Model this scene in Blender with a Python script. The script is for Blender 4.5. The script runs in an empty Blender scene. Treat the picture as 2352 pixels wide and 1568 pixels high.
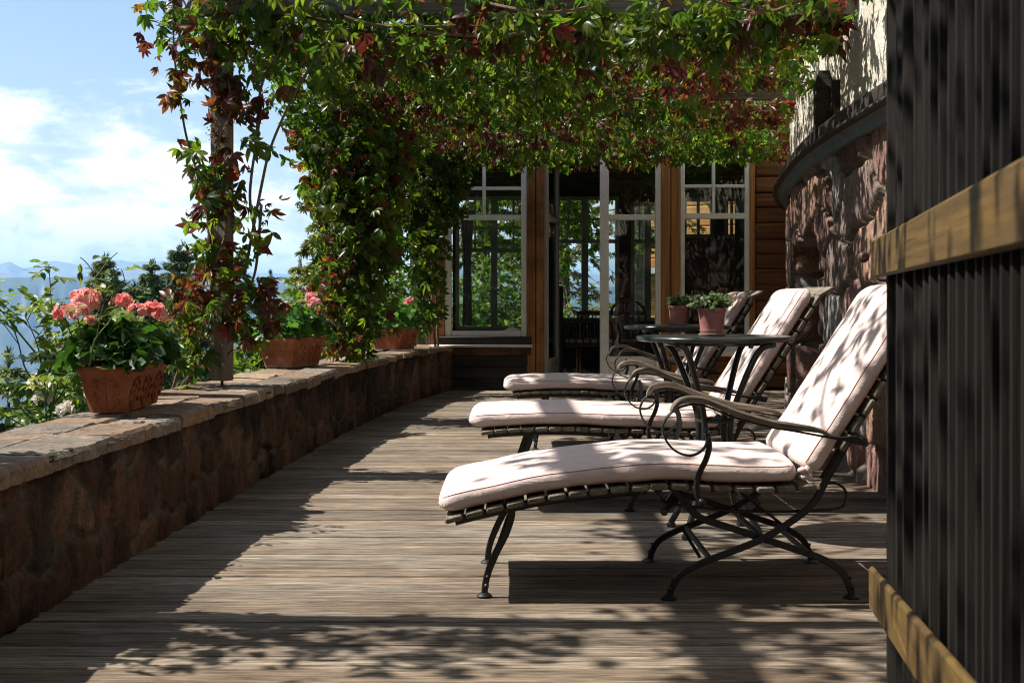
import bpy, bmesh, math, random
import numpy as np
from mathutils import Vector, Matrix

random.seed(11)
rng = np.random.default_rng(11)
scene = bpy.context.scene
COL = scene.collection
R = math.radians
FPX, EYE, HZ = 3136.0, 0.9, 690.0      # focal length in photo pixels, eye height, horizon row (photo seen 2352 wide)

def fx(x, d): return (x - 1176.0) * d / FPX
def fz(y, d): return EYE + (HZ - y) * d / FPX

# ------------------------------------------------------------------ object helpers
def put(o, parent=None):
    COL.objects.link(o)
    if parent is not None: o.parent = parent
    return o

def tag(o, label, cat, group=None, kind=None):
    o['label'] = label; o['category'] = cat
    if group: o['group'] = group
    if kind: o['kind'] = kind
    return o

def struct(o): o['kind'] = 'structure'; return o

def empty(name, loc, label, cat, group=None, rz=0.0):
    o = bpy.data.objects.new(name, None); o.location = loc; o.rotation_euler = (0, 0, rz)
    o.empty_display_size = 0.1
    COL.objects.link(o)
    return tag(o, label, cat, group)

def copy_tree(o, parent=None):
    c = o.copy(); COL.objects.link(c)
    if parent is not None: c.parent = parent
    for ch in list(o.children): copy_tree(ch, c)
    return c

def smooth_path(pts, n=8):
    P = [Vector(p) for p in pts]; out = []
    for i in range(len(P) - 1):
        p0 = P[max(i-1, 0)]; p1 = P[i]; p2 = P[i+1]; p3 = P[min(i+2, len(P)-1)]
        for k in range(n):
            t = k / n
            out.append(0.5*((2*p1) + (p2-p0)*t + (2*p0-5*p1+4*p2-p3)*t*t + (3*p1-p0-3*p2+p3)*t**3))
    out.append(P[-1])
    return out

class MB:
    """collects pieces of one mesh"""
    def __init__(s): s.v = []; s.f = []; s.c = []; s.col = (1, 1, 1)
    def add(s, vs, fs):
        o = len(s.v); s.v += [tuple(v) for v in vs]; s.f += [tuple(i+o for i in f) for f in fs]
        s.c += [s.col]*len(vs)
    def box(s, x0, x1, y0, y1, z0, z1, M=None):
        vs = [Vector((x, y, z)) for x in (x0, x1) for y in (y0, y1) for z in (z0, z1)]
        if M is not None: vs = [M @ v for v in vs]
        s.add(vs, [(0,1,3,2),(4,6,7,5),(0,4,5,1),(2,3,7,6),(0,2,6,4),(1,5,7,3)])
    def cbox(s, x0, x1, y0, y1, z0, z1, b=0.004, M=None):
        """box with chamfered edges"""
        bm = bmesh.new()
        r = bmesh.ops.create_cube(bm, size=1)
        for v in bm.verts:
            v.co = Vector(((x0+x1)/2+v.co.x*(x1-x0), (y0+y1)/2+v.co.y*(y1-y0), (z0+z1)/2+v.co.z*(z1-z0)))
        bmesh.ops.bevel(bm, geom=list(bm.edges), offset=b, segments=1, affect='EDGES', profile=0.5)
        bm.verts.index_update()
        vs = [v.co.copy() for v in bm.verts]
        if M is not None: vs = [M @ v for v in vs]
        s.add(vs, [tuple(v.index for v in f.verts) for f in bm.faces]); bm.free()
    def tube(s, pts, r, n=8, caps=True):
        P = [Vector(p) for p in pts]; m = len(P)
        rr = r if isinstance(r, (list, tuple)) else [r]*m
        T = [(P[min(i+1, m-1)]-P[max(i-1, 0)]).normalized() for i in range(m)]
        a = Vector((0, 0, 1)) if abs(T[0].z) < 0.9 else Vector((1, 0, 0))
        N = (a - T[0]*a.dot(T[0])).normalized(); vs = []
        for i in range(m):
            N = (N - T[i]*N.dot(T[i]));  N = N.normalized() if N.length > 1e-6 else Vector((1, 0, 0))
            B = T[i].cross(N)
            for k in range(n):
                t = 2*math.pi*k/n
                vs.append(P[i] + (N*math.cos(t) + B*math.sin(t))*rr[i])
        fs = [(i*n+k, i*n+(k+1) % n, (i+1)*n+(k+1) % n, (i+1)*n+k) for i in range(m-1) for k in range(n)]
        if caps: fs += [tuple(range(n))[::-1], tuple((m-1)*n+k for k in range(n))]
        s.add(vs, fs)
    def strap(s, pts, w, t, y=0.0):
        """flat bar swept along a path in the XZ plane, width along Y"""
        P = [Vector((p[0], 0, p[1])) for p in pts]; m = len(P)
        tt = t if isinstance(t, (list, tuple)) else [t]*m
        ww = w if isinstance(w, (list, tuple)) else [w]*m
        vs = []
        for i in range(m):
            T = (P[min(i+1, m-1)]-P[max(i-1, 0)]).normalized(); N = Vector((-T.z, 0, T.x))
            q = P[i] + Vector((0, y, 0)); h = ww[i]/2; e = tt[i]/2; b = min(e*0.5, h*0.5)
            for dy, dn in ((-h+b, -e), (h-b, -e), (h, -e+b), (h, e-b), (h-b, e), (-h+b, e), (-h, e-b), (-h, -e+b)):
                vs.append(q + Vector((0, dy, 0)) + N*dn)
        n = 8
        fs = [(i*n+k, i*n+(k+1) % n, (i+1)*n+(k+1) % n, (i+1)*n+k) for i in range(m-1) for k in range(n)]
        fs += [tuple(range(n))[::-1], tuple((m-1)*n+k for k in range(n))]
        s.add(vs, fs)
    def lathe(s, prof, n=24, c=(0, 0, 0)):
        c = Vector(c); vs = []
        for r, z in prof:
            for k in range(n):
                t = 2*math.pi*k/n; vs.append(c + Vector((r*math.cos(t), r*math.sin(t), z)))
        m = len(prof)
        fs = [(i*n+k, i*n+(k+1) % n, (i+1)*n+(k+1) % n, (i+1)*n+k) for i in range(m-1) for k in range(n)]
        fs += [tuple(range(n))[::-1], tuple((m-1)*n+k for k in range(n))]
        s.add(vs, fs)
    def ball(s, c, rx, ry=None, rz=None, M=None, nu=8, nv=6):
        ry = ry or rx; rz = rz or rx; c = Vector(c); vs = []
        for j in range(1, nv):
            ph = math.pi*j/nv
            for k in range(nu):
                t = 2*math.pi*k/nu
                p = Vector((rx*math.sin(ph)*math.cos(t), ry*math.sin(ph)*math.sin(t), rz*math.cos(ph)))
                vs.append(c + (M @ p if M is not None else p))
        top = Vector((0, 0, rz)); bot = Vector((0, 0, -rz))
        vs += [c + (M @ top if M is not None else top), c + (M @ bot if M is not None else bot)]
        a = (nv-1)*nu
        fs = [(j*nu+k, (j+1)*nu+k, (j+1)*nu+(k+1) % nu, j*nu+(k+1) % nu) for j in range(nv-2) for k in range(nu)]
        fs += [(a, k, (k+1) % nu) for k in range(nu)]
        fs += [(a+1, (nv-2)*nu+(k+1) % nu, (nv-2)*nu+k) for k in range(nu)]
        s.add(vs, fs)
    def build(s, name, mat, parent=None, smooth=True, ang=38, col=False):
        me = bpy.data.meshes.new(name); me.from_pydata(s.v, [], s.f)
        bm = bmesh.new(); bm.from_mesh(me); bmesh.ops.recalc_face_normals(bm, faces=bm.faces); bm.to_mesh(me); bm.free()
        me.materials.append(mat)
        if smooth:
            me.polygons.foreach_set('use_smooth', [True]*len(me.polygons)); me.set_sharp_from_angle(angle=R(ang))
        if col:
            a = me.attributes.new('Col', 'FLOAT_COLOR', 'POINT')
            c = np.ones((len(s.c), 4), np.float32); c[:, :3] = np.array(s.c)[:, :3]
            a.data.foreach_set('color', c.ravel())
        o = bpy.data.objects.new(name, me)
        return put(o, parent)

def np_mesh(name, V, F, mat, parent=None, C=None, smooth=False):
    """V (n,3), F (m,k) of one face size, C (n,3) colours"""
    me = bpy.data.meshes.new(name)
    n, m, k = len(V), len(F), F.shape[1]
    me.vertices.add(n); me.vertices.foreach_set('co', np.ascontiguousarray(V, np.float32).ravel())
    me.loops.add(m*k); me.loops.foreach_set('vertex_index', np.ascontiguousarray(F, np.int32).ravel())
    me.polygons.add(m); me.polygons.foreach_set('loop_start', np.arange(0, m*k, k, dtype=np.int32))
    me.polygons.foreach_set('loop_total', np.full(m, k, np.int32))
    if smooth: me.polygons.foreach_set('use_smooth', np.ones(m, bool))
    me.update(calc_edges=True); me.materials.append(mat)
    if C is not None:
        a = me.attributes.new('Col', 'FLOAT_COLOR', 'POINT')
        c = np.ones((n, 4), np.float32); c[:, :3] = C
        a.data.foreach_set('color', c.ravel())
    o = bpy.data.objects.new(name, me)
    return put(o, parent)

# ------------------------------------------------------------------ numpy noise
def vnoise(u, v, seed=0):
    g = np.random.default_rng(seed).random((64, 64))
    iu = np.floor(u).astype(int); iv = np.floor(v).astype(int); a = u-iu; b = v-iv
    a = a*a*(3-2*a); b = b*b*(3-2*b)
    def G(i, j): return g[i % 64, j % 64]
    return (G(iu, iv)*(1-a)+G(iu+1, iv)*a)*(1-b) + (G(iu, iv+1)*(1-a)+G(iu+1, iv+1)*a)*b
def fbm(u, v, seed=0, oct=4):
    s = 0; a = 0.5; t = 0
    for k in range(oct):
        s = s + a*vnoise(u*2**k, v*2**k, seed+k); t += a; a *= 0.5
    return s/t

# ------------------------------------------------------------------ material helpers
class NT:
    def __init__(s, name):
        s.m = bpy.data.materials.new(name); s.m.use_nodes = True; s.t = s.m.node_tree
        s.t.nodes.clear()
        s.out = s.t.nodes.new('ShaderNodeOutputMaterial')
    def n(s, typ, **kw):
        nd = s.t.nodes.new(typ)
        for k, v in kw.items():
            if k.startswith('i_'): nd.inputs[k[2:].replace('_', ' ')].default_value = v
            else: setattr(nd, k, v)
        return nd
    def l(s, a, ao, b, bi): s.t.links.new(a.outputs[ao], b.inputs[bi])
    def coords(s, scale=(1, 1, 1), kind='Object', rot=(0, 0, 0)):
        tc = s.n('ShaderNodeTexCoord'); mp = s.n('ShaderNodeMapping')
        mp.inputs['Scale'].default_value = scale; mp.inputs['Rotation'].default_value = rot
        s.l(tc, kind, mp, 'Vector'); return mp
    def noise(s, vec, scale, detail=4, rough=0.55, dist=0.0):
        nd = s.n('ShaderNodeTexNoise'); nd.inputs['Scale'].default_value = scale
        nd.inputs['Detail'].default_value = detail; nd.inputs['Roughness'].default_value = rough
        nd.inputs['Distortion'].default_value = dist
        if vec is not None: s.l(vec, 'Vector', nd, 'Vector')
        return nd
    def ramp(s, src, so, stops):
        nd = s.n('ShaderNodeValToRGB'); e = nd.color_ramp.elements
        while len(e) > 1: e.remove(e[-1])
        e[0].position = stops[0][0]; e[0].color = (*stops[0][1], 1)
        for p, c in stops[1:]:
            x = e.new(p); x.color = (*c, 1)
        s.l(src, so, nd, 'Fac'); return nd
    def mix(s, a, b, fac=0.5, mode='MIX'):
        """a, b, fac: (node, output) or value"""
        nd = s.n('ShaderNodeMix', data_type='RGBA', blend_type=mode)
        for idx, v in ((0, fac), (6, a), (7, b)):
            if isinstance(v, tuple) and len(v) == 2 and hasattr(v[0], 'outputs'): s.t.links.new(v[0].outputs[v[1]], nd.inputs[idx])
            elif idx == 0: nd.inputs[0].default_value = v
            else: nd.inputs[idx].default_value = (*v, 1)
        return nd
    def bump(s, src, so, strength=0.3, dist=0.01, prev=None):
        nd = s.n('ShaderNodeBump'); nd.inputs['Strength'].default_value = strength; nd.inputs['Distance'].default_value = dist
        s.l(src, so, nd, 'Height')
        if prev is not None: s.l(prev, 'Normal', nd, 'Normal')
        return nd
    def principled(s, col, rough=0.6, bump=None, metal=0.0, spec=0.5, **kw):
        p = s.n('ShaderNodeBsdfPrincipled')
        if isinstance(col, tuple) and hasattr(col[0], 'outputs'): s.t.links.new(col[0].outputs[col[1]], p.inputs['Base Color'])
        else: p.inputs['Base Color'].default_value = (*col, 1)
        if isinstance(rough, tuple): s.t.links.new(rough[0].outputs[rough[1]], p.inputs['Roughness'])
        else: p.inputs['Roughness'].default_value = rough
        p.inputs['Metallic'].default_value = metal; p.inputs['Specular IOR Level'].default_value = spec
        if bump is not None: s.l(bump, 'Normal', p, 'Normal')
        for k, v in kw.items(): p.inputs[k.replace('_', ' ')].default_value = v
        return p
    def done(s, sh, o=0):
        s.t.links.new(sh.outputs[o], s.out.inputs['Surface']); return s.m
MIXO = 2   # colour output of the Mix node

def wood_mat(name, dark, light, axis=0, fine=60, along=2.2, bump=0.4, rough=0.75, attr=False, blotch=None, spec=0.3, extra=False):
    t = NT(name); sc = [fine]*3; sc[axis] = along
    mp = t.coords(sc); n1 = t.noise(mp, 1.0, 6, 0.65, 0.6)
    sc2 = [fine*0.18]*3; sc2[axis] = along*0.35
    mp2 = t.coords(sc2); n2 = t.noise(mp2, 1.0, 4, 0.6, 0.4)
    r1 = t.ramp(n1, 'Fac', [(0.30, dark), (0.55, tuple((a+b)/2 for a, b in zip(dark, light))), (0.75, light)])
    r2 = t.ramp(n2, 'Fac', [(0.3, (0.55,)*3), (0.7, (1.15,)*3)])
    c = t.mix((r1, 0), (r2, 0), 1.0, 'MULTIPLY'); co = (c, MIXO)
    if extra:
        sc3 = [fine*0.42]*3; sc3[axis] = along*1.7; n3 = t.noise(t.coords(sc3), 1.0, 3, 0.6, 0.8)
        r3 = t.ramp(n3, 'Fac', [(0.34, (0.60, 0.56, 0.53)), (0.47, (0.95,)*3), (0.66, (1.30, 1.28, 1.24))]); c = t.mix(co, (r3, 0), 1.0, 'MULTIPLY'); co = (c, MIXO)
        n6 = t.noise(t.coords([2.0]*3), 1.0, 5, 0.65); r6 = t.ramp(n6, 'Fac', [(0.35, (0.78, 0.74, 0.70)), (0.65, (1.12, 1.12, 1.10))]); c = t.mix(co, (r6, 0), 1.0, 'MULTIPLY'); co = (c, MIXO)
    if attr:
        at = t.n('ShaderNodeAttribute', attribute_name='Col'); c = t.mix(co, (at, 0), 1.0, 'MULTIPLY'); co = (c, MIXO)
    if blotch:
        mb = t.coords((1, 1, 1)); nb = t.noise(mb, blotch[1], 5, 0.6)
        rb = t.ramp(nb, 'Fac', [(0.45, (0, 0, 0)), (0.65, (1, 1, 1))])
        c = t.mix(co, blotch[0], (rb, 0)); co = (c, MIXO)
    b = t.bump(n1, 'Fac', bump, 0.004)
    return t.done(t.principled(co, rough, b, spec=spec))

def leaf_mat(name, rough=0.38, trans=0.54, gain=2.0):
    t = NT(name); at = t.n('ShaderNodeAttribute', attribute_name='Col')
    mp = t.coords((1, 1, 1)); n = t.noise(mp, 60, 3, 0.6)
    r = t.ramp(n, 'Fac', [(0.3, (0.72,)*3), (0.7, (1.2,)*3)])
    c = t.mix((at, 0), (r, 0), 1.0, 'MULTIPLY')
    p = t.principled((c, MIXO), rough, spec=0.5)
    tr = t.n('ShaderNodeBsdfTranslucent')
    g = t.mix((c, MIXO), (gain, gain*1.02, gain*0.55), 1.0, 'MULTIPLY'); t.l(g, MIXO, tr, 'Color')
    m = t.n('ShaderNodeMixShader'); m.inputs[0].default_value = trans
    t.t.links.new(p.outputs[0], m.inputs[1]); t.t.links.new(tr.outputs[0], m.inputs[2])
    return t.done(m)

def stone_mat(name, bump=0.7, rough=0.85, fine=26):
    t = NT(name); at = t.n('ShaderNodeAttribute', attribute_name='Col')
    mp = t.coords((1, 1, 1)); n = t.noise(mp, fine, 8, 0.68, 0.3); n2 = t.noise(mp, fine*0.22, 5, 0.6, 0.5)
    r = t.ramp(n, 'Fac', [(0.28, (0.45,)*3), (0.5, (0.95,)*3), (0.75, (1.5,)*3)])
    r2 = t.ramp(n2, 'Fac', [(0.3, (0.7, 0.68, 0.68)), (0.7, (1.25, 1.22, 1.2))])
    n4 = t.noise(mp, fine*5.5, 3, 0.7); r4 = t.ramp(n4, 'Fac', [(0.32, (0.55,)*3), (0.5, (1.0,)*3), (0.70, (1.45,)*3)])
    c0 = t.mix((at, 0), (r4, 0), 1.0, 'MULTIPLY'); c = t.mix((c0, MIXO), (r, 0), 1.0, 'MULTIPLY'); c2 = t.mix((c, MIXO), (r2, 0), 1.0, 'MULTIPLY')
    b4 = t.bump(n4, 'Fac', bump*0.6, 0.004); b = t.bump(n, 'Fac', bump, 0.014, b4)
    return t.done(t.principled((c2, MIXO), rough, b, spec=0.25))

def plain_mat(name, col, rough=0.6, metal=0.0, nscale=30, var=0.25, bump=0.1, spec=0.5, dist=0.003):
    t = NT(name); mp = t.coords((1, 1, 1)); n = t.noise(mp, nscale, 5, 0.6)
    r = t.ramp(n, 'Fac', [(0.3, tuple(c*(1-var) for c in col)), (0.7, tuple(min(1, c*(1+var)) for c in col))])
    b = t.bump(n, 'Fac', bump, dist)
    return t.done(t.principled((r, 0), rough, b, metal, spec))

# ------------------------------------------------------------------ leaves
def leaflet(L, W, fold=0.25, droop=0.25, sw=1.0):
    """8 points of one pointed leaflet growing along +Y, face up +Z"""
    def P(t, s):
        w = W*s; return (w*sw, L*t, abs(w)*fold - droop*L*t*t)
    return np.array([P(0, 0), P(0.34, -0.42), P(0.34, 0), P(0.34, 0.42), P(0.68, -0.40), P(0.66, 0), P(0.68, 0.40), P(1.0, 0)])
LEAF_TRI = np.array([(0,2,1),(0,3,2),(1,2,5),(1,5,4),(2,3,6),(2,6,5),(4,5,7),(5,6,7)])
def rotz(a): c, s = math.cos(a), math.sin(a); return np.array([[c,-s,0],[s,c,0],[0,0,1]])
def rotx(a): c, s = math.cos(a), math.sin(a); return np.array([[1,0,0],[0,c,-s],[0,s,c]])
def roty(a): c, s = math.cos(a), math.sin(a); return np.array([[c,0,s],[0,1,0],[-s,0,c]])

def palmate(r, k=5):
    """one leaf of k leaflets (size 1 = longest leaflet)"""
    angs = np.linspace(-1.25, 1.25, k); V = []; F = []
    for i, a in enumerate(angs):
        L = (1.0 - 0.28*abs(a)/1.25)*r.uniform(0.85, 1.1)
        v = leaflet(L, L*r.uniform(0.36, 0.47), r.uniform(0.15, 0.6), r.uniform(0.1, 0.6))
        v = v @ rotx(-r.uniform(-0.1, 0.45)).T
        v = v @ roty(r.uniform(-0.3, 0.3)).T
        v = v @ rotz(-a + r.uniform(-0.12, 0.12)).T
        F.append(LEAF_TRI + len(V)*8); V.append(v)
    return np.concatenate(V), np.concatenate(F)
def templates(fn, n, seed):
    r = random.Random(seed); out = [fn(r) for _ in range(n)]
    return np.stack([o[0] for o in out]), out[0][1]
PALM_T, PALM_F = templates(lambda r: palmate(r, 5), 10, 3)
TRI_T, TRI_F = templates(lambda r: palmate(r, 3), 8, 4)
def single(r):
    v = leaflet(1, r.uniform(0.5, 0.65), r.uniform(0.1, 0.4), r.uniform(0.0, 0.4)); return v, LEAF_TRI
SING_T, SING_F = templates(single, 6, 5)
def kite(r):
    w = r.uniform(0.10, 0.16); return np.array([(0,0,0),(-w,0.5,r.uniform(-.05,.05)),(0,1,-r.uniform(0,.12)),(w,0.5,r.uniform(-.05,.05))]), np.array([(0,3,1),(3,2,1)])
KITE_T, KITE_F = templates(kite, 6, 6)
def sprig(r):
    """a twig tip: three thin needles fans"""
    V = []; F = []
    for i, a in enumerate((-0.75, -0.3, 0.0, 0.35, 0.8)):
        L = 1-0.35*abs(a); w = 0.085
        v = np.array([(-w*.5,0.0,0),(w*.5,0.0,0),(w,L*.6,0),(0,L,-0.08),(-w,L*.6,0)])
        v = v @ roty(r.uniform(-.6, .6)).T @ rotx(r.uniform(-.3, .3)).T @ rotz(a+r.uniform(-.12,.12)).T
        F.append(np.array([(0,1,2),(0,2,4),(4,2,3)])+5*i); V.append(v)
    return np.concatenate(V), np.concatenate(F)
SPRIG_T, SPRIG_F = templates(sprig, 8, 7)
def roundleaf(r):
    n = 9; V = [(0, 0.18, -0.10)]
    for k in range(n):
        t = -math.pi/2 + 0.25 + (2*math.pi-0.5)*k/(n-1); rad = 0.5*(1+0.06*(-1)**k)
        V.append((rad*math.cos(t), 0.42+rad*math.sin(t), 0.07*math.sin(3*t)+r.uniform(-.05,.05)))
    return np.array(V), np.array([(0, k, k+1) for k in range(1, n)])
ROUND_T, ROUND_F = templates(roundleaf, 6, 8)
def bloom(r, k=7):
    V = []; F = []
    for i in range(k):
        a = 2*math.pi*i/k + r.uniform(-.15, .15); up = r.uniform(0.15, 0.9)
        v = np.array([(0,0,0),(-.33,.5,.05),(-.28,.92,-.02),(0,1.02,.06),(.28,.92,-.02),(.33,.5,.05),(0,.55,-.07)])*r.uniform(.85,1.1)
        v = v @ rotx(up).T @ rotz(a).T
        F.append(np.array([(0,6,1),(1,6,2),(2,6,3),(3,6,4),(4,6,5),(5,6,0)])+7*i); V.append(v)
    return np.concatenate(V), np.concatenate(F)
BLOOM_T, BLOOM_F = templates(bloom, 6, 9)

def frames(axis, normal):
    y = axis/np.maximum(np.linalg.norm(axis, axis=1, keepdims=True), 1e-9)
    z = normal - y*np.sum(normal*y, axis=1, keepdims=True)
    z = z/np.maximum(np.linalg.norm(z, axis=1, keepdims=True), 1e-9)
    x = np.cross(y, z)
    return np.stack([x, y, z], axis=2)          # columns

def scatter(name, T, F, pos, axis, normal, size, colr, mat, parent=None, jitter=0.12, smooth=False):
    n = len(pos); idx = rng.integers(0, len(T), n)
    M = frames(np.asarray(axis, float), np.asarray(normal, float))
    V = np.einsum('nij,nvj->nvi', M, T[idx]) * np.asarray(size).reshape(-1, 1, 1) + np.asarray(pos)[:, None, :]
    nv = T.shape[1]
    FF = (F[None, :, :] + (np.arange(n)*nv)[:, None, None]).reshape(-1, F.shape[1])
    C = np.repeat(np.asarray(colr)*(1+rng.normal(0, jitter, (n, 1))), nv, axis=0).clip(0, 1)
    return np_mesh(name, V.reshape(-1, 3), FF, mat, parent, C, smooth)

GREEN = np.array([(0.060,0.120,0.014),(0.085,0.160,0.018),(0.045,0.098,0.016),(0.130,0.200,0.020),(0.100,0.140,0.020)])
REDS = np.array([(0.140,0.026,0.024),(0.110,0.034,0.024),(0.150,0.052,0.018),(0.095,0.026,0.030),(0.140,0.090,0.020),(0.115,0.078,0.020)])
YELL = np.array([(0.13,0.16,0.02),(0.11,0.15,0.02)])
def vine_colors(pos, red, yellow=0.08, sc=3.0, seed=0):
    n = len(pos); c = GREEN[rng.integers(0, len(GREEN), n)].copy()
    k = fbm(pos[:, 0]*sc+20, pos[:, 1]*sc*0.7+pos[:, 2]*sc+20, 31+seed, 2)
    k = (k-k.mean())/(k.std()+1e-6)
    pr = np.clip(red + 0.45*k*min(1, red*4), 0, 0.97)
    m = rng.random(n) < pr; c[m] = REDS[rng.integers(0, len(REDS), m.sum())]
    m = (~m) & (rng.random(n) < yellow); c[m] = YELL[rng.integers(0, 2, m.sum())]
    return c
# ================================================================== camera, light, sky
cam_d = bpy.data.cameras.new('camera'); cam = put(bpy.data.objects.new('camera', cam_d))
cam.location = (0, 0, EYE); cam.rotation_euler = (R(90), 0, 0)
cam_d.lens = 48; cam_d.sensor_width = 36; cam_d.shift_y = -0.04
cam_d.clip_start = 0.05; cam_d.clip_end = 90000
cam_d.dof.use_dof = True; cam_d.dof.focus_distance = 6.5; cam_d.dof.aperture_fstop = 14.0
scene.camera = cam

SUN_EL = R(51.5)
sun_d = bpy.data.lights.new('sun', 'SUN'); sun_d.energy = 5.0; sun_d.angle = R(0.7); sun_d.color = (1.0, 0.93, 0.84)
sun = put(bpy.data.objects.new('sun', sun_d))
travel = Vector((math.cos(SUN_EL)*math.cos(R(-3)), math.cos(SUN_EL)*math.sin(R(-3)), -math.sin(SUN_EL)))
sun.rotation_euler = travel.to_track_quat('-Z', 'Y').to_euler()

world = bpy.data.worlds.new('World'); scene.world = world; world.use_nodes = True
wt = world.node_tree; wt.nodes.clear()
def wn(typ, **kw):
    nd = wt.nodes.new(typ)
    for k, v in kw.items(): setattr(nd, k, v)
    return nd
sky = wn('ShaderNodeTexSky', sky_type='NISHITA'); sky.sun_disc = False
sky.sun_elevation = SUN_EL; sky.sun_rotation = R(273); sky.altitude = 300; sky.air_density = 1.0; sky.dust_density = 1.1; sky.ozone_density = 1.0
tc = wn('ShaderNodeTexCoord'); sep = wn('ShaderNodeSeparateXYZ'); wt.links.new(tc.outputs['Generated'], sep.inputs[0])
def wm(op, a, b=None, c=None):
    nd = wn('ShaderNodeMath', operation=op)
    for i, v in enumerate((a, b, c)):
        if v is None: continue
        if hasattr(v, 'outputs'): wt.links.new(v.outputs[0], nd.inputs[i])
        elif isinstance(v, tuple): wt.links.new(v[0].outputs[v[1]], nd.inputs[i])
        else: nd.inputs[i].default_value = v
    return nd
cmb = wn('ShaderNodeMapping'); cmb.inputs['Scale'].default_value = (1.0, 1.0, 2.3); wt.links.new(tc.outputs['Generated'], cmb.inputs['Vector'])
def wnoise(scale, detail, rough, off):
    mp = wn('ShaderNodeMapping'); mp.inputs['Location'].default_value = off
    wt.links.new(cmb.outputs[0], mp.inputs['Vector'])
    nd = wn('ShaderNodeTexNoise'); nd.inputs['Scale'].default_value = scale; nd.inputs['Detail'].default_value = detail
    nd.inputs['Roughness'].default_value = rough; nd.inputs['Distortion'].default_value = 0.3
    wt.links.new(mp.outputs[0], nd.inputs['Vector']); return nd
n1 = wnoise(7.0, 9, 0.60, (3.1, 1.7, 0.3)); n2 = wnoise(17.0, 7, 0.62, (7.7, 2.2, 4.0))
# low bank of cloud near the horizon, broken wisps above it
low = wm('MULTIPLY_ADD', (sep, 2), -3.7, 0.47)                # + near the horizon, - high up
low = wm('MAXIMUM', low, -0.13)
s1 = wm('ADD', (n1, 0), low); s1 = wm('ADD', s1, wm('MULTIPLY', wm('SUBTRACT', (n2, 0), 0.5), 0.35))
mr = wn('ShaderNodeMapRange', interpolation_type='SMOOTHSTEP'); mr.inputs['From Min'].default_value = 0.50; mr.inputs['From Max'].default_value = 0.70
wt.links.new(s1.outputs[0], mr.inputs['Value'])
cl = wn('ShaderNodeValToRGB'); e = cl.color_ramp.elements
e[0].position = 0.40; e[0].color = (5.8, 6.5, 8.0, 1); e[1].position = 0.54; e[1].color = (9.8, 9.9, 10.0, 1)
wt.links.new(n2.outputs[0], cl.inputs['Fac'])
tint = wn('ShaderNodeMix', data_type='RGBA', blend_type='MULTIPLY'); tint.inputs[0].default_value = 1.0
tint.inputs[7].default_value = (1.0, 1.0, 1.0, 1); wt.links.new(sky.outputs[0], tint.inputs[6])
mx = wn('ShaderNodeMix', data_type='RGBA'); wt.links.new(mr.outputs[0], mx.inputs[0])
wt.links.new(tint.outputs[2], mx.inputs[6]); wt.links.new(cl.outputs[0], mx.inputs[7])
bg = wn('ShaderNodeBackground'); bg.inputs['Strength'].default_value = 0.095; wt.links.new(mx.outputs[2], bg.inputs['Color'])
wo = wn('ShaderNodeOutputWorld'); wt.links.new(bg.outputs[0], wo.inputs['Surface'])

scene.view_settings.view_transform = 'Standard'; scene.view_settings.look = 'None'
scene.view_settings.gamma = 1.0; scene.view_settings.exposure = 0.84
cy = scene.cycles
cy.use_denoising = True; cy.filter_width = 1.1; cy.denoising_prefilter = 'ACCURATE'; cy.use_adaptive_sampling = False; cy.max_bounces = 8; cy.diffuse_bounces = 4; cy.glossy_bounces = 3; cy.transmission_bounces = 6; cy.transparent_max_bounces = 12
cy.volume_bounces = 2; cy.sample_clamp_indirect = 4.0; cy.caustics_reflective = False; cy.caustics_refractive = False

# ================================================================== materials
M_deck = wood_mat('weathered_deck', (0.075, 0.058, 0.044), (0.56, 0.475, 0.385), 0, 210, 5.0, 1.0, 0.85, attr=True, spec=0.2, extra=True)
M_grey_wood = wood_mat('grey_timber', (0.15, 0.125, 0.10), (0.42, 0.36, 0.295), 2, 120, 3.0, 0.6, 0.8)
M_beam_wood = wood_mat('grey_beam', (0.10, 0.088, 0.072), (0.30, 0.26, 0.215), 0, 100, 2.0, 0.6, 0.8)
M_pine = wood_mat('orange_pine', (0.33, 0.120, 0.038), (0.66, 0.33, 0.12), 2, 70, 1.5, 0.3, 0.6)
M_pineh = wood_mat('orange_pine_lying', (0.19, 0.07, 0.024), (0.44, 0.20, 0.075), 0, 70, 1.5, 0.3, 0.6)
M_log = wood_mat('old_log', (0.06, 0.022, 0.009), (0.34, 0.14, 0.05), 0, 60, 1.2, 0.6, 0.7)
M_dark_plank = wood_mat('blackened_plank', (0.012, 0.010, 0.009), (0.065, 0.050, 0.040), 0, 60, 1.5, 0.5, 0.7)
M_burnt_plank = wood_mat('half_weathered_plank', (0.05, 0.025, 0.012), (0.36, 0.19, 0.09), 0, 50, 1.2, 0.5, 0.7, blotch=((0.018, 0.013, 0.010), 3.0))
M_band = wood_mat('dark_band', (0.022, 0.018, 0.015), (0.085, 0.070, 0.058), 1, 60, 2.0, 0.6, 0.75)
M_parapet = stone_mat('parapet_stone', 0.8, 0.9, 30)
M_house_stone = stone_mat('house_stone', 0.55, 0.95, 20)
M_coping = stone_mat('coping_stone', 0.5, 0.8, 34)
M_white = plain_mat('white_paint', (0.88, 0.87, 0.84), 0.45, nscale=12, var=0.06, bump=0.05)
M_white_old = plain_mat('grey_white_paint', (0.50, 0.49, 0.46), 0.5, nscale=12, var=0.08, bump=0.08)
M_zinc = plain_mat('zinc_flashing', (0.55, 0.57, 0.58), 0.35, metal=0.6, nscale=20, var=0.1)
M_copper = plain_mat('patinated_copper', (0.10, 0.125, 0.12), 0.5, metal=0.5, nscale=14, var=0.4, bump=0.15)
M_moss = plain_mat('moss', (0.020, 0.019, 0.007), 0.95, nscale=120, var=0.6, bump=0.8, dist=0.01)
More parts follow.
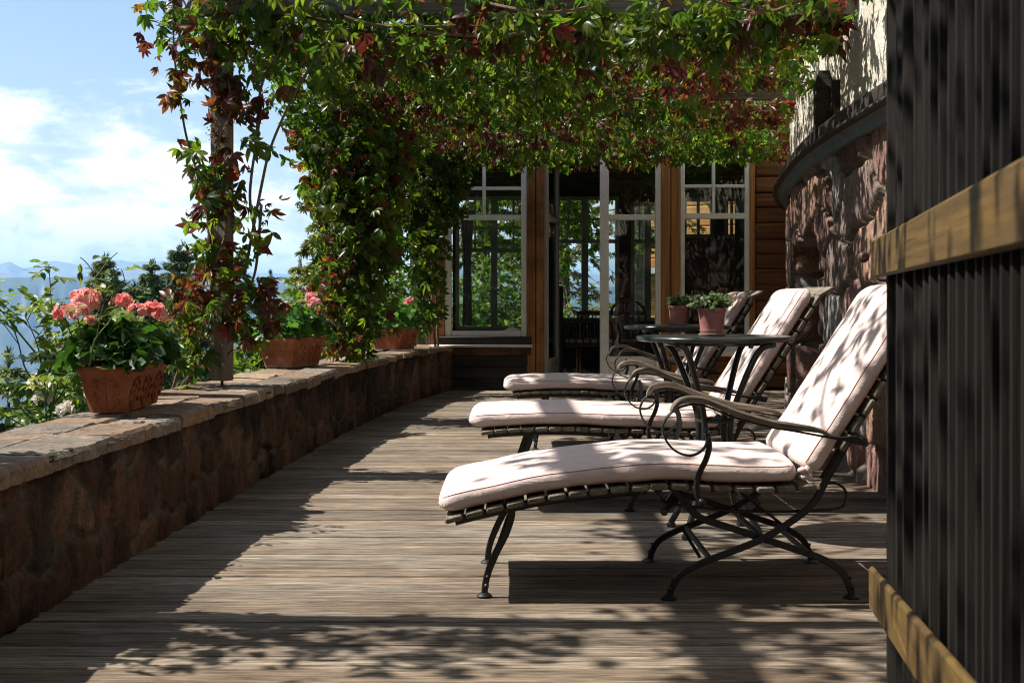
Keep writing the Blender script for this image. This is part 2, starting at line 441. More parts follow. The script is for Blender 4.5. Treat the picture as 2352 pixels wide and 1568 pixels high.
M_iron = plain_mat('black_iron', (0.013, 0.0135, 0.014), 0.40, metal=0.0, nscale=90, var=0.35, bump=0.12, dist=0.001)
M_iron_dark = plain_mat('rusty_iron', (0.04, 0.028, 0.02), 0.6, nscale=90, var=0.4, bump=0.2)
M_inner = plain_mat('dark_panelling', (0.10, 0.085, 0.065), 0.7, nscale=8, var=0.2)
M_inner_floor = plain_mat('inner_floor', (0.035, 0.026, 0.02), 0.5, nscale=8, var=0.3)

t = NT('rough_plaster'); mp = t.coords((1, 1, 1)); n = t.noise(mp, 55, 7, 0.7); n2 = t.noise(mp, 3.5, 4, 0.6)
r = t.ramp(n2, 'Fac', [(0.3, (0.66, 0.61, 0.50)), (0.7, (0.80, 0.76, 0.66))])
vo = t.n('ShaderNodeTexVoronoi'); vo.inputs['Scale'].default_value = 34; t.l(mp, 'Vector', vo, 'Vector')
b1 = t.bump(vo, 'Distance', 0.5, 0.015); b = t.bump(n, 'Fac', 0.9, 0.02, b1)
M_plaster = t.done(t.principled((r, 0), 0.9, b, spec=0.15))

# window glass: clear with a mirror-like share that grows at grazing angles
t = NT('window_glass'); fr = t.n('ShaderNodeFresnel'); fr.inputs['IOR'].default_value = 1.52
ma = t.n('ShaderNodeMath', operation='MULTIPLY_ADD'); ma.inputs[1].default_value = 0.85; ma.inputs[2].default_value = 0.01
t.l(fr, 'Fac', ma, 0)
tr = t.n('ShaderNodeBsdfTransparent'); tr.inputs['Color'].default_value = (0.90, 0.93, 0.90, 1)
gl = t.n('ShaderNodeBsdfGlossy'); gl.inputs['Roughness'].default_value = 0.0
mpg = t.coords((1, 1, 1)); ng = t.noise(mpg, 2.2, 2, 0.5); bg_ = t.bump(ng, 'Fac', 0.06, 0.05); t.l(bg_, 'Normal', gl, 'Normal')
ms = t.n('ShaderNodeMixShader'); t.l(ma, 0, ms, 0)
t.t.links.new(tr.outputs[0], ms.inputs[1]); t.t.links.new(gl.outputs[0], ms.inputs[2])
M_glass = t.done(ms)

M_leaf = leaf_mat('creeper_leaf'); M_leaf_soft = leaf_mat('soft_leaf', 0.5, 0.4, 1.5)
M_needle = leaf_mat('needles', 0.6, 0.2, 1.3)
M_stem = plain_mat('vine_stem', (0.15, 0.10, 0.065), 0.85, nscale=60, var=0.4, bump=0.4)
M_bark = plain_mat('bark', (0.10, 0.075, 0.055), 0.95, nscale=16, var=0.5, bump=0.9, dist=0.03)
M_mossbark = plain_mat('mossy_bark', (0.11, 0.095, 0.055), 0.95, nscale=14, var=0.6, bump=0.9, dist=0.03)

# ================================================================== deck
mb = MB(); y = -3.2
rr = random.Random(5)
while y < 13.78:
    w = rr.uniform(0.105, 0.140); x = -1.75
    cuts = [x] + sorted(rr.uniform(-1.2, 2.6) for _ in range(0)) + [3.0]
    for a, c in zip(cuts[:-1], cuts[1:]):
        g = rr.uniform(0.62, 1.12); wtint = rr.uniform(0.95, 1.07)
        mb.col = (g*wtint, g, g/wtint*0.99)
        dz = rr.uniform(-0.003, 0.002); ang = rr.uniform(-0.0016, 0.0016)
        mb.cbox(a+0.0015, c-0.0015, y+0.0045, y+w-0.0045, -0.035+dz, dz, 0.003, Matrix.Rotation(rr.uniform(-0.004, 0.004), 4, 'Y') @ Matrix.Rotation(0, 4, 'Z') if False else None)
    y += w
deck = struct(mb.build('deck', M_deck, col=True, ang=20))
# ================================================================== curves of the two walls
PAR = smooth_path([(-1.50, -2.5, 0), (-1.45, 1.0, 0), (-1.40, 3.0, 0), (-1.345, 4.8, 0), (-1.29, 6.4, 0), (-1.22, 8.1, 0), (-1.10, 10, 0), (-0.92, 11.9, 0), (-0.76, 13.0, 0), (-0.60, 13.85, 0)], 14)
HOU = smooth_path([(1.64, -2.5, 0), (1.68, 1.0, 0), (1.715, 3.0, 0), (1.73, 5.0, 0), (1.745, 5.8, 0), (1.79, 7.1, 0), (1.84, 7.95, 0), (1.905, 8.6, 0), (2.06, 9.8, 0), (2.20, 10.7, 0), (2.5, 12.1, 0), (3.0, 13.85, 0)], 12)

def resample(path, step):
    P = np.array([(p.x, p.y) for p in path]); d = np.r_[0, np.cumsum(np.linalg.norm(np.diff(P, axis=0), axis=1))]
    s = np.arange(0, d[-1], step); x = np.interp(s, d, P[:, 0]); yy = np.interp(s, d, P[:, 1])
    t = np.stack([np.gradient(x), np.gradient(yy)], 1); t /= np.linalg.norm(t, axis=1, keepdims=True)
    return s, np.stack([x, yy], 1), t
def path_at_y(path, yq):
    P = np.array([(p.x, p.y) for p in path]); return float(np.interp(yq, P[:, 1], P[:, 0]))

def stone_sheet(name, path, z0, z1, res, cw, ch, depth, seed, pal, mortar, side, mat, parent, cut=None, p=2.6, mw=0.10, an=7.0, batter=0.0, wp=0.11):
    """a wall face of irregular stones, relief pushed out towards the terrace"""
    g = np.random.default_rng(seed)
    s, P, T = resample(path, res); z = np.arange(z0, z1 + res*0.5, res)
    U, Z = np.meshgrid(s, z, indexing='ij')
    seeds = []; zz = z0 - ch*0.3; row = 0
    while zz < z1 + ch:
        u = -cw + g.uniform(0, cw)
        while u < s[-1] + cw:
            w = cw*g.uniform(0.55, 1.5); h = ch*g.uniform(0.7, 1.4)
            seeds.append((u+w/2, zz+g.uniform(-.35, .35)*ch, w, h)); u += w*0.95
        zz += ch*0.95; row += 1
    S = np.array(seeds); ns = len(S)
    wu = U + (fbm(U*5, Z*5, seed+1, 3)-0.5)*wp; wz = Z + (fbm(U*5+9, Z*5+4, seed+5, 3)-0.5)*wp
    f1 = np.full(U.shape, 9e9); f2 = np.full(U.shape, 9e9); idx = np.zeros(U.shape, int)
    for i in range(ns):
        a0 = np.searchsorted(s, S[i, 0]-cw*2.2); a1 = np.searchsorted(s, S[i, 0]+cw*2.2)
        if a1 <= a0: continue
        d = (np.abs((wu[a0:a1]-S[i, 0])/S[i, 2])**p + np.abs((wz[a0:a1]-S[i, 1])/S[i, 3])**p)**(1/p)
        A = f1[a0:a1]; B = f2[a0:a1]; I = idx[a0:a1]
        m = d < A
        B[:] = np.where(m, A, np.minimum(B, d)); I[m] = i; A[:] = np.where(m, d, A)
    e = f2 - f1; k = np.clip((e-mw*0.35)/(mw*1.3), 0, 1); k = k*k*(3-2*k)
    hr = g.uniform(0.65, 1.1, ns); tl = .5 if an > 5 else .22; tu = g.uniform(-tl, tl, ns); tz = g.uniform(-tl, tl, ns)
    rel = k*(hr[idx] + tu[idx]*(U-S[idx, 0])/S[idx, 2]*0.8 + tz[idx]*(Z-S[idx, 1])/S[idx, 3]*0.8)
    rel = rel*depth + ((1-np.abs(2*fbm(U*an, Z*8, seed+11, 4)-1))-0.75)*depth*(0.8 if an > 5 else 0.14)*k + (fbm(U*40, Z*40, seed+15, 2)-0.5)*0.008
    pal = np.array(pal); pc = pal[g.integers(0, len(pal), ns)]*g.uniform(0.75, 1.25, (ns, 1))
    st = fbm(U*14, Z*4, seed+21, 3)[..., None]
    C = pc[idx]*(0.7+0.6*st); C = C*k[..., None] + np.array(mortar)*(1-k[..., None])*(0.7+0.6*st)
    if batter: rel = rel - batter*np.clip(1-Z/1.7, 0, 1)
    if cut is not None: rel, C = cut(P[:, 1][:, None]+0*Z, Z, rel, C)
    N = np.stack([T[:, 1]*side, -T[:, 0]*side], 1)      # side=+1: right of travel
    X = P[:, 0][:, None] + N[:, 0][:, None]*rel; Y = P[:, 1][:, None] + N[:, 1][:, None]*rel
    V = np.stack([X, Y, Z], -1).reshape(-1, 3); a, b = U.shape
    ii, jj = np.meshgrid(np.arange(a-1), np.arange(b-1), indexing='ij'); q = (ii*b+jj).ravel()
    F = np.stack([q, q+1, q+b+1, q+b], 1) if side < 0 else np.stack([q, q+b, q+b+1, q+1], 1)
    return np_mesh(name, V, F, mat, parent, C.reshape(-1, 3), True)

# ------------------------------------------------------------------ parapet wall
par = empty('parapet_wall', (-1.3, 5.5, 0), 'low curved stone parapet wall with flat coping along the left of the terrace', 'wall')
par_inv = Matrix.Translation(par.location).inverted()
def keep(o, root):      # child built in world coordinates
    o.matrix_parent_inverse = Matrix.Translation(root.location).inverted() if root.rotation_euler.z == 0 else (Matrix.Translation(root.location) @ Matrix.Rotation(root.rotation_euler.z, 4, 'Z')).inverted()
    return o
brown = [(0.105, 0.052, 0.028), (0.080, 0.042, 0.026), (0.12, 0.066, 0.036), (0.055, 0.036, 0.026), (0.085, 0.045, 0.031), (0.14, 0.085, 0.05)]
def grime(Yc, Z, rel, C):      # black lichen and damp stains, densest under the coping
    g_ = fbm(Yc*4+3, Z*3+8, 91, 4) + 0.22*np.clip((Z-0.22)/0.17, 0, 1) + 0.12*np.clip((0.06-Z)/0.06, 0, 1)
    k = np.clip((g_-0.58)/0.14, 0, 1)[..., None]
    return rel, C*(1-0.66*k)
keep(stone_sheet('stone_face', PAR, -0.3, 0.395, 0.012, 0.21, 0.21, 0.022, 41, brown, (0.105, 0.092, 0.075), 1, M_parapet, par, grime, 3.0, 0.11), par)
# back face
s, P, T = resample(PAR, 0.25); mb = MB()
for i in range(len(s)-1):
    a = P[i] - 0.42*np.array([T[i][1], -T[i][0]]); c = P[i+1] - 0.42*np.array([T[i+1][1], -T[i+1][0]])
    mb.add([(a[0], a[1], -1.2), (c[0], c[1], -1.2), (c[0], c[1], 0.395), (a[0], a[1], 0.395)], [(0, 1, 2, 3)])
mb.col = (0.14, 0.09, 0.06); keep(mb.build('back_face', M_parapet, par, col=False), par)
# coping: two rows of split slabs
rr = random.Random(8); mb = MB(); s, P, T = resample(PAR, 0.02)
def cop(si, off):
    i = min(int(si/0.02), len(s)-1); n = np.array([T[i][1], -T[i][0]]); q = P[i] + n*off; return q
L = s[-1]; pal = [(0.24, 0.165, 0.105), (0.28, 0.20, 0.13), (0.17, 0.135, 0.10), (0.30, 0.22, 0.15), (0.21, 0.15, 0.105), (0.21, 0.18, 0.145)]
def slab(s0, s1, o0, o1, top, th):
    n = max(2, int((s1-s0)/0.04)); ring_t = []; ring_b = []
    def edge(sv, ov, je): 
        q = cop(sv, ov + je); return q
    js = [rr.uniform(-0.007, 0.007) for _ in range(n+1)]; jt = [rr.uniform(-0.006, 0.006) for _ in range(n+1)]
    vs = []; fs = []
    tilt = rr.uniform(-0.006, 0.006); tilt2 = rr.uniform(-0.006, 0.006)
    for i in range(n+1):
        sv = s0 + (s1-s0)*i/n; f = 1 if 0 < i < n else 0
        sv2 = sv + (0.006 if i == 0 else -0.006 if i == n else 0)
        zt = top + tilt*(2*i/n-1)
        a = edge(sv, o1, js[i]); b = edge(sv2, o1, js[i]-0.012); m_ = edge(sv2, (o0+o1)/2, 0); c = edge(sv2, o0, -js[i]*0.6+0.006); d = edge(sv, o0, -js[i]*0.6)
        vs += [(a[0], a[1], zt-th), (a[0], a[1], zt-0.013+jt[i]), (b[0], b[1], zt+jt[i]*0.4), (m_[0], m_[1], zt+tilt2+jt[i]*0.5), (c[0], c[1], zt+tilt2*1.5), (d[0], d[1], zt-0.012), (d[0], d[1], zt-th)]
    k = 7
    for i in range(n):
        for j in range(k-1): fs.append((i*k+j, i*k+j+1, (i+1)*k+j+1, (i+1)*k+j))
    fs += [tuple(range(k))[::-1], tuple(n*k+j for j in range(k))]
    g = rr.uniform(0.8, 1.15); c0 = rr.choice(pal); mb.col = tuple(x*g for x in c0)
    mb.add(vs, fs)
for (o0, o1) in ((-0.17, 0.035), (-0.44, -0.185)):
    sv = 0.0
    while sv < L - 0.05:
        w = rr.uniform(0.28, 0.62); e = min(sv+w, L-0.02)
        slab(sv+0.007, e-0.007, o0 + rr.uniform(-0.02, 0.01), o1, 0.45+rr.uniform(-0.006, 0.004), 0.052+rr.uniform(-0.012, 0.008)); sv = e
keep(mb.build('coping', M_coping, par, col=True, ang=30), par)
mb = MB(); mb.col = (0.10, 0.085, 0.065)      # bed of mortar between the slabs
for i in range(0, len(s)-12, 12):
    a = cop(s[i], 0.0); c = cop(s[i+12], 0.0); d = cop(s[i+12], -0.43); e = cop(s[i], -0.43)
    mb.add([(a[0], a[1], 0.436), (c[0], c[1], 0.436), (d[0], d[1], 0.436), (e[0], e[1], 0.436)], [(0, 1, 2, 3)])
keep(mb.build('mortar_bed', M_coping, par, col=True), par)
mb = MB()
for (yy, off, n_) in ((7.15, -0.02, 16), (6.9, 0.0, 6), (4.05, 0.02, 10), (5.6, -0.10, 5), (7.8, 0.0, 8), (8.6, 0.02, 5), (9.6, 0.0, 6), (5.0, -0.06, 5), (6.1, 0.02, 6), (4.6, 0.025, 6)):
    for k in range(n_*4):
        y0 = yy + rr.gauss(0, 0.06); x0 = path_at_y(PAR, y0) + off + rr.gauss(0, 0.022)
        r0 = rr.uniform(0.005, 0.016); mb.ball((x0, y0, 0.447 if x0 < path_at_y(PAR, y0)+0.02 else 0.435), r0, r0*rr.uniform(.8, 1.6), r0*0.3, nu=7, nv=4)
keep(mb.build('moss', M_moss, par), par)

# ------------------------------------------------------------------ house wall on the right
house = empty('house', (1.9, 7.0, 0), 'house with curved rough stone base, dark timber band and cream plaster on the right', 'house')
def niche(Yc, Z, rel, C):
    w = 0.84; c = 8.82; top = 1.13
    dy = (Yc-c)/w; arch = top + 0.22*np.sqrt(np.clip(1-dy**2, 0, 1))
    edge = (fbm(Yc*6, Z*6, 77, 3)-0.5)*0.12
    ins = np.clip((np.minimum((w - np.abs(Yc-c)), (arch - Z)*0.9) + edge)/0.035, 0, 1)
    return rel - ins*0.30, C*(1-0.15*ins[..., None])
red = [(0.25, 0.145, 0.11), (0.19, 0.115, 0.095), (0.28, 0.18, 0.13), (0.165, 0.105, 0.09), (0.22, 0.165, 0.14), (0.30, 0.285, 0.275), (0.145, 0.10, 0.085), (0.29, 0.19, 0.16), (0.24, 0.235, 0.23), (0.26, 0.155, 0.135)]
keep(stone_sheet('stone_wall', HOU, -0.1, 1.76, 0.020, 0.70, 0.36, 0.055, 51, red, (0.20, 0.175, 0.15), -1, M_house_stone, house, niche, 4.0, 0.060, 3.2, .0, .05), house)
def wall_strip(name, mat, prof, res=0.12, ymax=None, colr=None):
    """sweep a profile (offset towards the terrace, z) along the house curve"""
    s, P, T = resample(HOU, res); vs = []; n = len(prof)
    for i in range(len(s)):
        nn = np.array([-T[i][1], T[i][0]])
        for off, z in prof: q = P[i] + nn*off; vs.append((q[0], q[1], z))
    fs = [(i*n+k, i*n+k+1, (i+1)*n+k+1, (i+1)*n+k) for i in range(len(s)-1) for k in range(n-1)]
    m = MB(); m.add(vs, fs); return keep(m.build(name, mat, house, ang=30), house)
keep(stone_sheet('plaster_wall', HOU, 1.80, 4.6, 0.035, 0.9, 0.9, 0.02, 61, [(1, 1, 1)], (1, 1, 1), -1, M_plaster, house, None, 2.0, 0.5), house)
wall_strip('timber_band', M_band, [(0.0, 1.745), (0.105, 1.755), (0.11, 1.765), (0.11, 1.862), (0.10, 1.872), (-0.02, 1.885)], 0.12)
wall_strip('copper_drip', M_copper, [(0.0, 1.700), (0.070, 1.703), (0.078, 1.708), (0.082, 1.730), (0.090, 1.748), (0.112, 1.757)], 0.12)
wall_strip('band_rail', M_band, [(0.112, 1.755), (0.150, 1.757), (0.155, 1.764), (0.150, 1.776), (0.112, 1.784)], 0.12)
mb = MB(); z_ = 0.0
for k in range(27): mb.cbox(-1.5, 3.4, -3.1, -2.95+.004*(k % 3), z_+.003, z_+.167, .008); z_ += .17
keep(mb.build('unseen_blocker_wall', M_dark_plank, house), house)  # unseen plank wall added behind the camera to hold back sky light
# dressed blocks of the far side of the niche, facing back along the terrace
mb = MB(); z_ = 0.0; rj = random.Random(12)
while z_ < 1.10:
    h_ = rj.uniform(.17, .34); x_ = 1.99; xe = 2.42
    while x_ < xe:
        w_ = min(rj.uniform(.16, .30), xe-x_); g_ = rj.uniform(.75, 1.15); mb.col = tuple(c*g_ for c in rj.choice(red))
        y_ = 9.62 + rj.uniform(-.03, .03) + (x_-1.99)*.15
        n_ = 7; vs = []; fs = []
        for a in range(n_+1):
            for b_ in range(n_+1):
                u, v = a/n_, b_/n_; e_ = min(u, 1-u, v, 1-v); bul = .05*min(1, e_/.22)**.6 + rj.uniform(-.008, .008)
                vs.append((x_+.008+(w_-.016)*u + rj.uniform(-.004, .004), y_-bul, z_+.008+(h_-.016)*v + rj.uniform(-.004, .004)))
        fs = [(a*(n_+1)+b_, a*(n_+1)+b_+1, (a+1)*(n_+1)+b_+1, (a+1)*(n_+1)+b_) for a in range(n_) for b_ in range(n_)]
        mb.add(vs, fs); x_ += w_
    z_ += h_
mb.col = (.24, .21, .17); mb.add([(1.97, 9.65, 0), (2.44, 9.70, 0), (2.44, 9.70, 1.3), (1.97, 9.65, 1.3)], [(0, 1, 2, 3)])
keep(mb.build('niche_jamb', M_house_stone, house, col=True, ang=60), house)
# bracket timber on the plaster
bx, by = path_at_y(HOU, 7.65)-.02, 7.65
bk = MB(); Mz = Matrix.Translation((bx-0.06, by, 0)) @ Matrix.Rotation(R(-6), 4, 'Z')
bk.cbox(-0.045, 0.06, -0.045, 0.045, 1.79, 2.10, 0.006, Mz)
bk.add([Mz @ Vector(v) for v in ((-0.045, -0.03, 2.10), (0.06, -0.03, 2.10), (0.06, 0.03, 2.10), (-0.045, 0.03, 2.10), (-0.02, -0.015, 2.185), (0.04, -0.015, 2.185), (0.04, 0.015, 2.185), (-0.02, 0.015, 2.185))], [(0, 1, 5, 4), (1, 2, 6, 5), (2, 3, 7, 6), (3, 0, 4, 7), (4, 5, 6, 7)])
keep(bk.build('bracket_post', M_band, house), house)
bk = MB(); Mz = Matrix.Translation((bx-0.005, by+0.02, 0)) @ Matrix.Rotation(R(-6), 4, 'Z'); bk.cbox(-0.012, 0.05, -0.13, -0.055, 1.88, 2.12, 0.006, Mz)
keep(bk.build('bracket_board', M_band, house), house)
# ================================================================== glazed wooden sunroom at the end of the terrace
D0 = 13.8; SX = D0/FPX
def X(x): return fx(x, D0)
def Z(y): return fz(y, D0)
sr = empty('sunroom', (1.0, 14.0, 0), 'wooden sunroom with white framed windows and double glass door closing the far end', 'building')
def sk(o): return keep(o, sr)
DB = 18.4                                     # far wall of the room
# posts
for x0, x1, xin in ((1210, 1250, 0), (1518, 1561, 0)):
    mb = MB(); mb.cbox(X(x0), X((x0+x1)/2)-0.004, D0-0.05, D0+0.12, 0, Z(335), 0.008); mb.cbox(X((x0+x1)/2)+0.004, X(x1), D0-0.045, D0+0.12, 0, Z(335), 0.008)
    sk(mb.build('post', wood_mat('door_post_wood', (0.33, 0.120, 0.038), (0.66, 0.33, 0.12), 2, 70, 1.5, 0.3, 0.6, blotch=((0.02, 0.014, 0.010), 1.1)) if x0 == 1210 else M_pine, sr))
mb = MB(); mb.cbox(X(990), X(1021), D0-0.05, D0+0.12, 0.45, Z(335), 0.008); sk(mb.build('post', M_pine, sr))
mb = MB(); mb.cbox(X(978), X(989), D0-0.03, D0+0.14, 0.45, Z(335), 0.008); sk(mb.build('post', M_grey_wood, sr))
mb = MB(); mb.cbox(X(1721), X(1733), D0-0.045, D0+0.10, 0, Z(335), 0.006); sk(mb.build('post', M_pine, sr))
# lintel
mb = MB(); mb.cbox(X(978), X(1735), D0-0.055, D0+0.13, Z(334)+0.004, Z(300), 0.008); mb.cbox(X(1021)+.004, X(1210)-.004, D0-0.03, D0+0.1, Z(360)+.004, Z(335), 0.004); mb.cbox(X(1561)+.004, X(1721)-.004, D0-0.03, D0+0.1, Z(351)+.004, Z(335), 0.004)
sk(mb.build('lintel', M_pineh, sr))
# roof with eaves
mb = MB(); mb.box(-0.95, 3.2, D0-0.10, DB+0.4, Z(300)+0.004, Z(300)+0.12); sk(mb.build('roof', M_dark_plank, sr))
mb = MB(); mb.box(-0.80, 3.1, D0+0.14, DB, Z(335)+0.01, Z(335)+0.03)
for k in range(6): mb.box(-0.78, 3.05, D0+0.6+0.7*k, D0+0.68+0.7*k, Z(335)-0.07, Z(335)+0.008)
sk(mb.build('ceiling', M_inner, sr))
# panel under the left window
mb = MB(); zz = [0.02, 0.115, 0.235, 0.345]; 
for a, b in zip(zz[:-1], zz[1:]): mb.cbox(X(1036), X(1221), D0-0.05+rr.uniform(0, .006), D0+0.02, a+0.002, b-0.002, 0.006)
sk(mb.build('lower_planks', M_dark_plank, sr))
mb = MB(); mb.cbox(X(1036), X(1221), D0-0.052, D0+0.02, 0.347, 0.425, 0.006); sk(mb.build('upper_plank', M_burnt_plank, sr))
mb = MB(); mb.cbox(X(1000), X(1221), D0-0.085, D0+0.05, Z(791), Z(773)+0.0, 0.006); sk(mb.build('window_ledge', M_dark_plank, sr))
mb = MB(); mb.cbox(X(984), X(1223), D0-0.115, D0-0.03, Z(797), Z(791)-0.002, 0.002); sk(mb.build('zinc_drip', M_zinc, sr))
# log wall to the right and below the right window
mb = MB(); z = 0.02; r5 = random.Random(3)
while z < Z(335):
    h = r5.uniform(0.13, 0.17); mb.cbox(X(1733)+0.003, 3.05, D0-0.06+r5.uniform(0, .02), D0+0.08, z, z+h-0.006, 0.018); z += h
sk(mb.build('log_wall', M_log, sr))
mb = MB(); z = 0.02
for h in (0.15, 0.13, 0.09): mb.cbox(X(1561)+.004, X(1721)-.004, D0-0.04, D0+0.06, z, z+h-0.005, 0.012); z += h
sk(mb.build('log_base', M_log, sr))
mb = MB(); mb.cbox(X(1556), X(1738), D0-0.10, D0+0.04, Z(817), Z(806), 0.004); sk(mb.build('window_sill', M_white, sr))

def frame_bars(bars, d, t, mat, name, parent):
    m = MB()
    for (x0, x1, y0, y1, *e) in bars:
        k = e[0] if e else 0.0
        m.cbox(X(x0), X(x1), d-t+k, d+0.03, Z(y1), Z(y0), 0.005)
    return sk(m.build(name, mat, parent))
def pane(x0, x1, y0, y1, d, parent):
    m = MB(); m.box(X(x0), X(x1), d, d+0.005, Z(y1), Z(y0)); return m.build('pane', M_glass, parent, smooth=False)
# left window
w = frame_bars([(1022, 1037, 361, 773), (1197, 1210, 361, 773), (1037.5, 1196.5, 361, 373), (1037.5, 1196.5, 760, 773), (1037.5, 1196.5, 494, 506), (1108, 1116, 373.5, 493.5, .004), (1037.5, 1107.5, 429.5, 437, .004), (1116.5, 1196.5, 429.5, 437, .004)], D0, 0.03, M_white, 'window', sr)
pane(1037, 1197, 373, 760, D0+0.01, w)
# right window
w = frame_bars([(1562, 1572, 350, 806), (1710, 1721, 350, 806), (1572.5, 1709.5, 350, 361), (1572.5, 1709.5, 792, 806), (1572.5, 1709.5, 490, 503), (1635, 1642, 361.5, 489.5, .004), (1572.5, 1634.5, 424.5, 431.5, .004), (1642.5, 1709.5, 424.5, 431.5, .004)], D0, 0.03, M_white, 'window', sr)
pane(1572, 1710, 361, 792, D0+0.01, w)
# right door leaf, closed
w = frame_bars([(1378, 1398, 346, 892), (1505, 1518, 346, 892), (1398.5, 1504.5, 346, 362), (1398.5, 1504.5, 493, 506), (1398.5, 1504.5, 818, 832), (1398.5, 1504.5, 878, 892), (1398.5, 1504.5, 832.5, 877.5, 0.014)], D0, 0.03, M_white, 'door_leaf', sr)
pane(1398, 1505, 362, 818, D0+0.005, w)
# left door leaf, swung inwards
def leaf_open():
    m = MB(); hx = X(1252); Mh = Matrix.Translation((hx, D0+0.03, 0)) @ Matrix.Rotation(R(76), 4, 'Z')
    W = 0.60; zs = Z(346); zt = Z(500); zb = Z(825)
    for (a, b, c, d, t) in ((0, .085, 0.02, zs, .022), (W-.075, W, 0.02, zs, .022), (.0855, W-.0755, zs-.07, zs, .022), (.0855, W-.0755, zt-.03, zt+.03, .022), (.0855, W-.0755, zb-.06, zb, .022), (.0855, W-.0755, .02, .09, .022), (.0855, W-.0755, .0905, zb-.0605, .010)):
        m.cbox(a, b, -t, t, c, d, 0.004, Mh)
    o = sk(m.build('door_leaf', M_white_old, sr))
    p = MB(); p.box(.0855, W-.0755, -.003, .003, zb, zs-.07, Mh); p.build('pane', M_glass, o, smooth=False)
leaf_open()
# room shell: floor, far wall with windows, left glazed side
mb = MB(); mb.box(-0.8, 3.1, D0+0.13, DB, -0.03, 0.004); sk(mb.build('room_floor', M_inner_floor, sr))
def Xb(x): return fx(x, DB)
def Zb(y): return fz(y, DB)
def solid(x0, x1, z0, z1, m): m.box(x0, x1, DB, DB+0.12, z0, z1)
mb = MB(); zt = Z(335)
# openings (x0,x1,z0,z1) in the far wall
ops = [(-0.76, 0.28, 0.50, 2.30), (0.52, 1.44, 0.62, 2.30), (1.60, 2.05, 0.62, 2.22), (2.30, 2.72, 1.74, 2.28), (2.86, 3.06, 1.74, 2.28)]
xs = -0.8
for (a, b, c, d) in ops:
    solid(xs, a, 0, zt, mb); solid(a, b, 0, c, mb); solid(a, b, d, zt, mb); xs = b
solid(xs, 3.1, 0, zt, mb); mb.box(3.0, 3.1, D0+.1, DB, 0, zt)
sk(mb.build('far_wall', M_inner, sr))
for (a, b, c, d) in ops:
    m = MB(); fw = 0.05; big = d-c > 1
    m.cbox(a, a+fw, DB-.03, DB+.05, c, d, .004); m.cbox(b-fw, b, DB-.03, DB+.05, c, d, .004)
    m.cbox(a+fw, b-fw, DB-.03, DB+.05, c, c+fw, .004); m.cbox(a+fw, b-fw, DB-.03, DB+.05, d-fw, d, .004)
    mid = (a+b)/2
    if big:
        m.cbox(mid-.045, mid+.045, DB-.035, DB+.05, c+fw, d-fw, .004)
        for p, q in ((a+fw, mid-.045), (mid+.045, b-fw)):
            m.cbox(p, q, DB-.03, DB+.05, c+1.05, c+1.10, .004); 
            m.cbox(p, q, DB-.02, DB+.04, c+1.36, c+1.39, .003); m.cbox((p+q)/2-.012, (p+q)/2+.012, DB-.018, DB+.04, c+1.10, d-fw, .003)
    else: m.cbox(mid-.02, mid+.02, DB-.02, DB+.04, c+fw, d-fw, .003)
    o = sk(m.build('window', M_white, sr))
    p = MB(); p.box(a+fw, b-fw, DB+.012, DB+.016, c+fw, d-fw); p.build('pane', M_glass, o, smooth=False)
# left side: glazed, two windows
mb = MB(); lx = X(984)
mb.box(lx-.06, lx+.02, D0+.13, DB, -.6, 0.50); mb.box(lx-.06, lx+.02, D0+.13, DB, 2.36, zt)
for yy in (D0+.13, 15.95, DB-.16): mb.box(lx-.06, lx+.03, yy, yy+.16, 0.5, 2.36)
sk(mb.build('side_wall', M_inner, sr))
for y0, y1 in ((D0+.29, 15.95), (16.11, DB-.16)):
    m = MB(); mid = (y0+y1)/2
    for a, b in ((y0, y0+.06), (y1-.06, y1), (mid-.06, mid+.06)): m.cbox(lx-.04, lx+.04, a, b, .5, 2.36, .004)
    for a, b in ((.5, .56), (2.30, 2.36), (1.68, 1.73), (2.0, 2.03)): m.cbox(lx-.035, lx+.03, y0+.06, mid-.06, a, b, .004); m.cbox(lx-.035, lx+.03, mid+.06, y1-.06, a, b, .004)
    o = sk(m.build('window', M_white, sr))
    p = MB(); p.box(lx-.004, lx, y0+.06, y1-.06, .56, 2.30); p.build('pane', M_glass, o, smooth=False)

# ------------------------------------------------------------------ furniture inside
M_bamboo = plain_mat('bamboo', (0.20, 0.085, 0.025), 0.4, nscale=25, var=0.4, bump=0.1)
M_darkwood = plain_mat('dark_wood', (0.03, 0.018, 0.012), 0.5, nscale=25, var=0.3)
tb = empty('dining_table', (1.10, 16.6, 0), 'bamboo dining table inside the sunroom behind the glass door', 'table')
m = MB(); m.cbox(-.34, .46, -.5, .5, .725, .755, .006)
for k in range(9): m.tube([(-.36+.01, -.48+.12*k, .762), (.47, -.48+.12*k, .762)], .009, 6)
m.build('table_top', M_bamboo, tb)
for sx in (-.28, .40):
    for sy in (-.42, .42): m = MB(); m.tube([(sx, sy, 0), (sx, sy, .72)], .018, 8); m.tube([(sx, sy, .45), (sx+(.14 if sx < 0 else -.14), sy, .72)], .01, 6); m.build('leg', M_bamboo, tb)
ch = empty('dining_chair', (1.34, 15.6, 0), 'bamboo chair with rounded spindle back inside the glass door', 'chair')
m = MB(); m.lathe([(0.0, .42), (.20, .42), (.215, .435), (.20, .452), (0, .452)], 20); m.build('seat', M_bamboo, ch)
m = MB(); bp = smooth_path([(-.20, .17, 0), (-.205, .18, .5), (-.19, .20, .78), (-.10, .22, .88), (.0, .225, .90), (.10, .22, .88), (.19, .20, .78), (.205, .18, .5), (.20, .17, 0)], 6); m.tube(bp, .016, 8)
for k in range(4): x = -.12+.08*k; m.tube([(x, .18, .44), (x*.9, .215, .86)], .007, 6)
m.build('backrest', M_bamboo, ch)
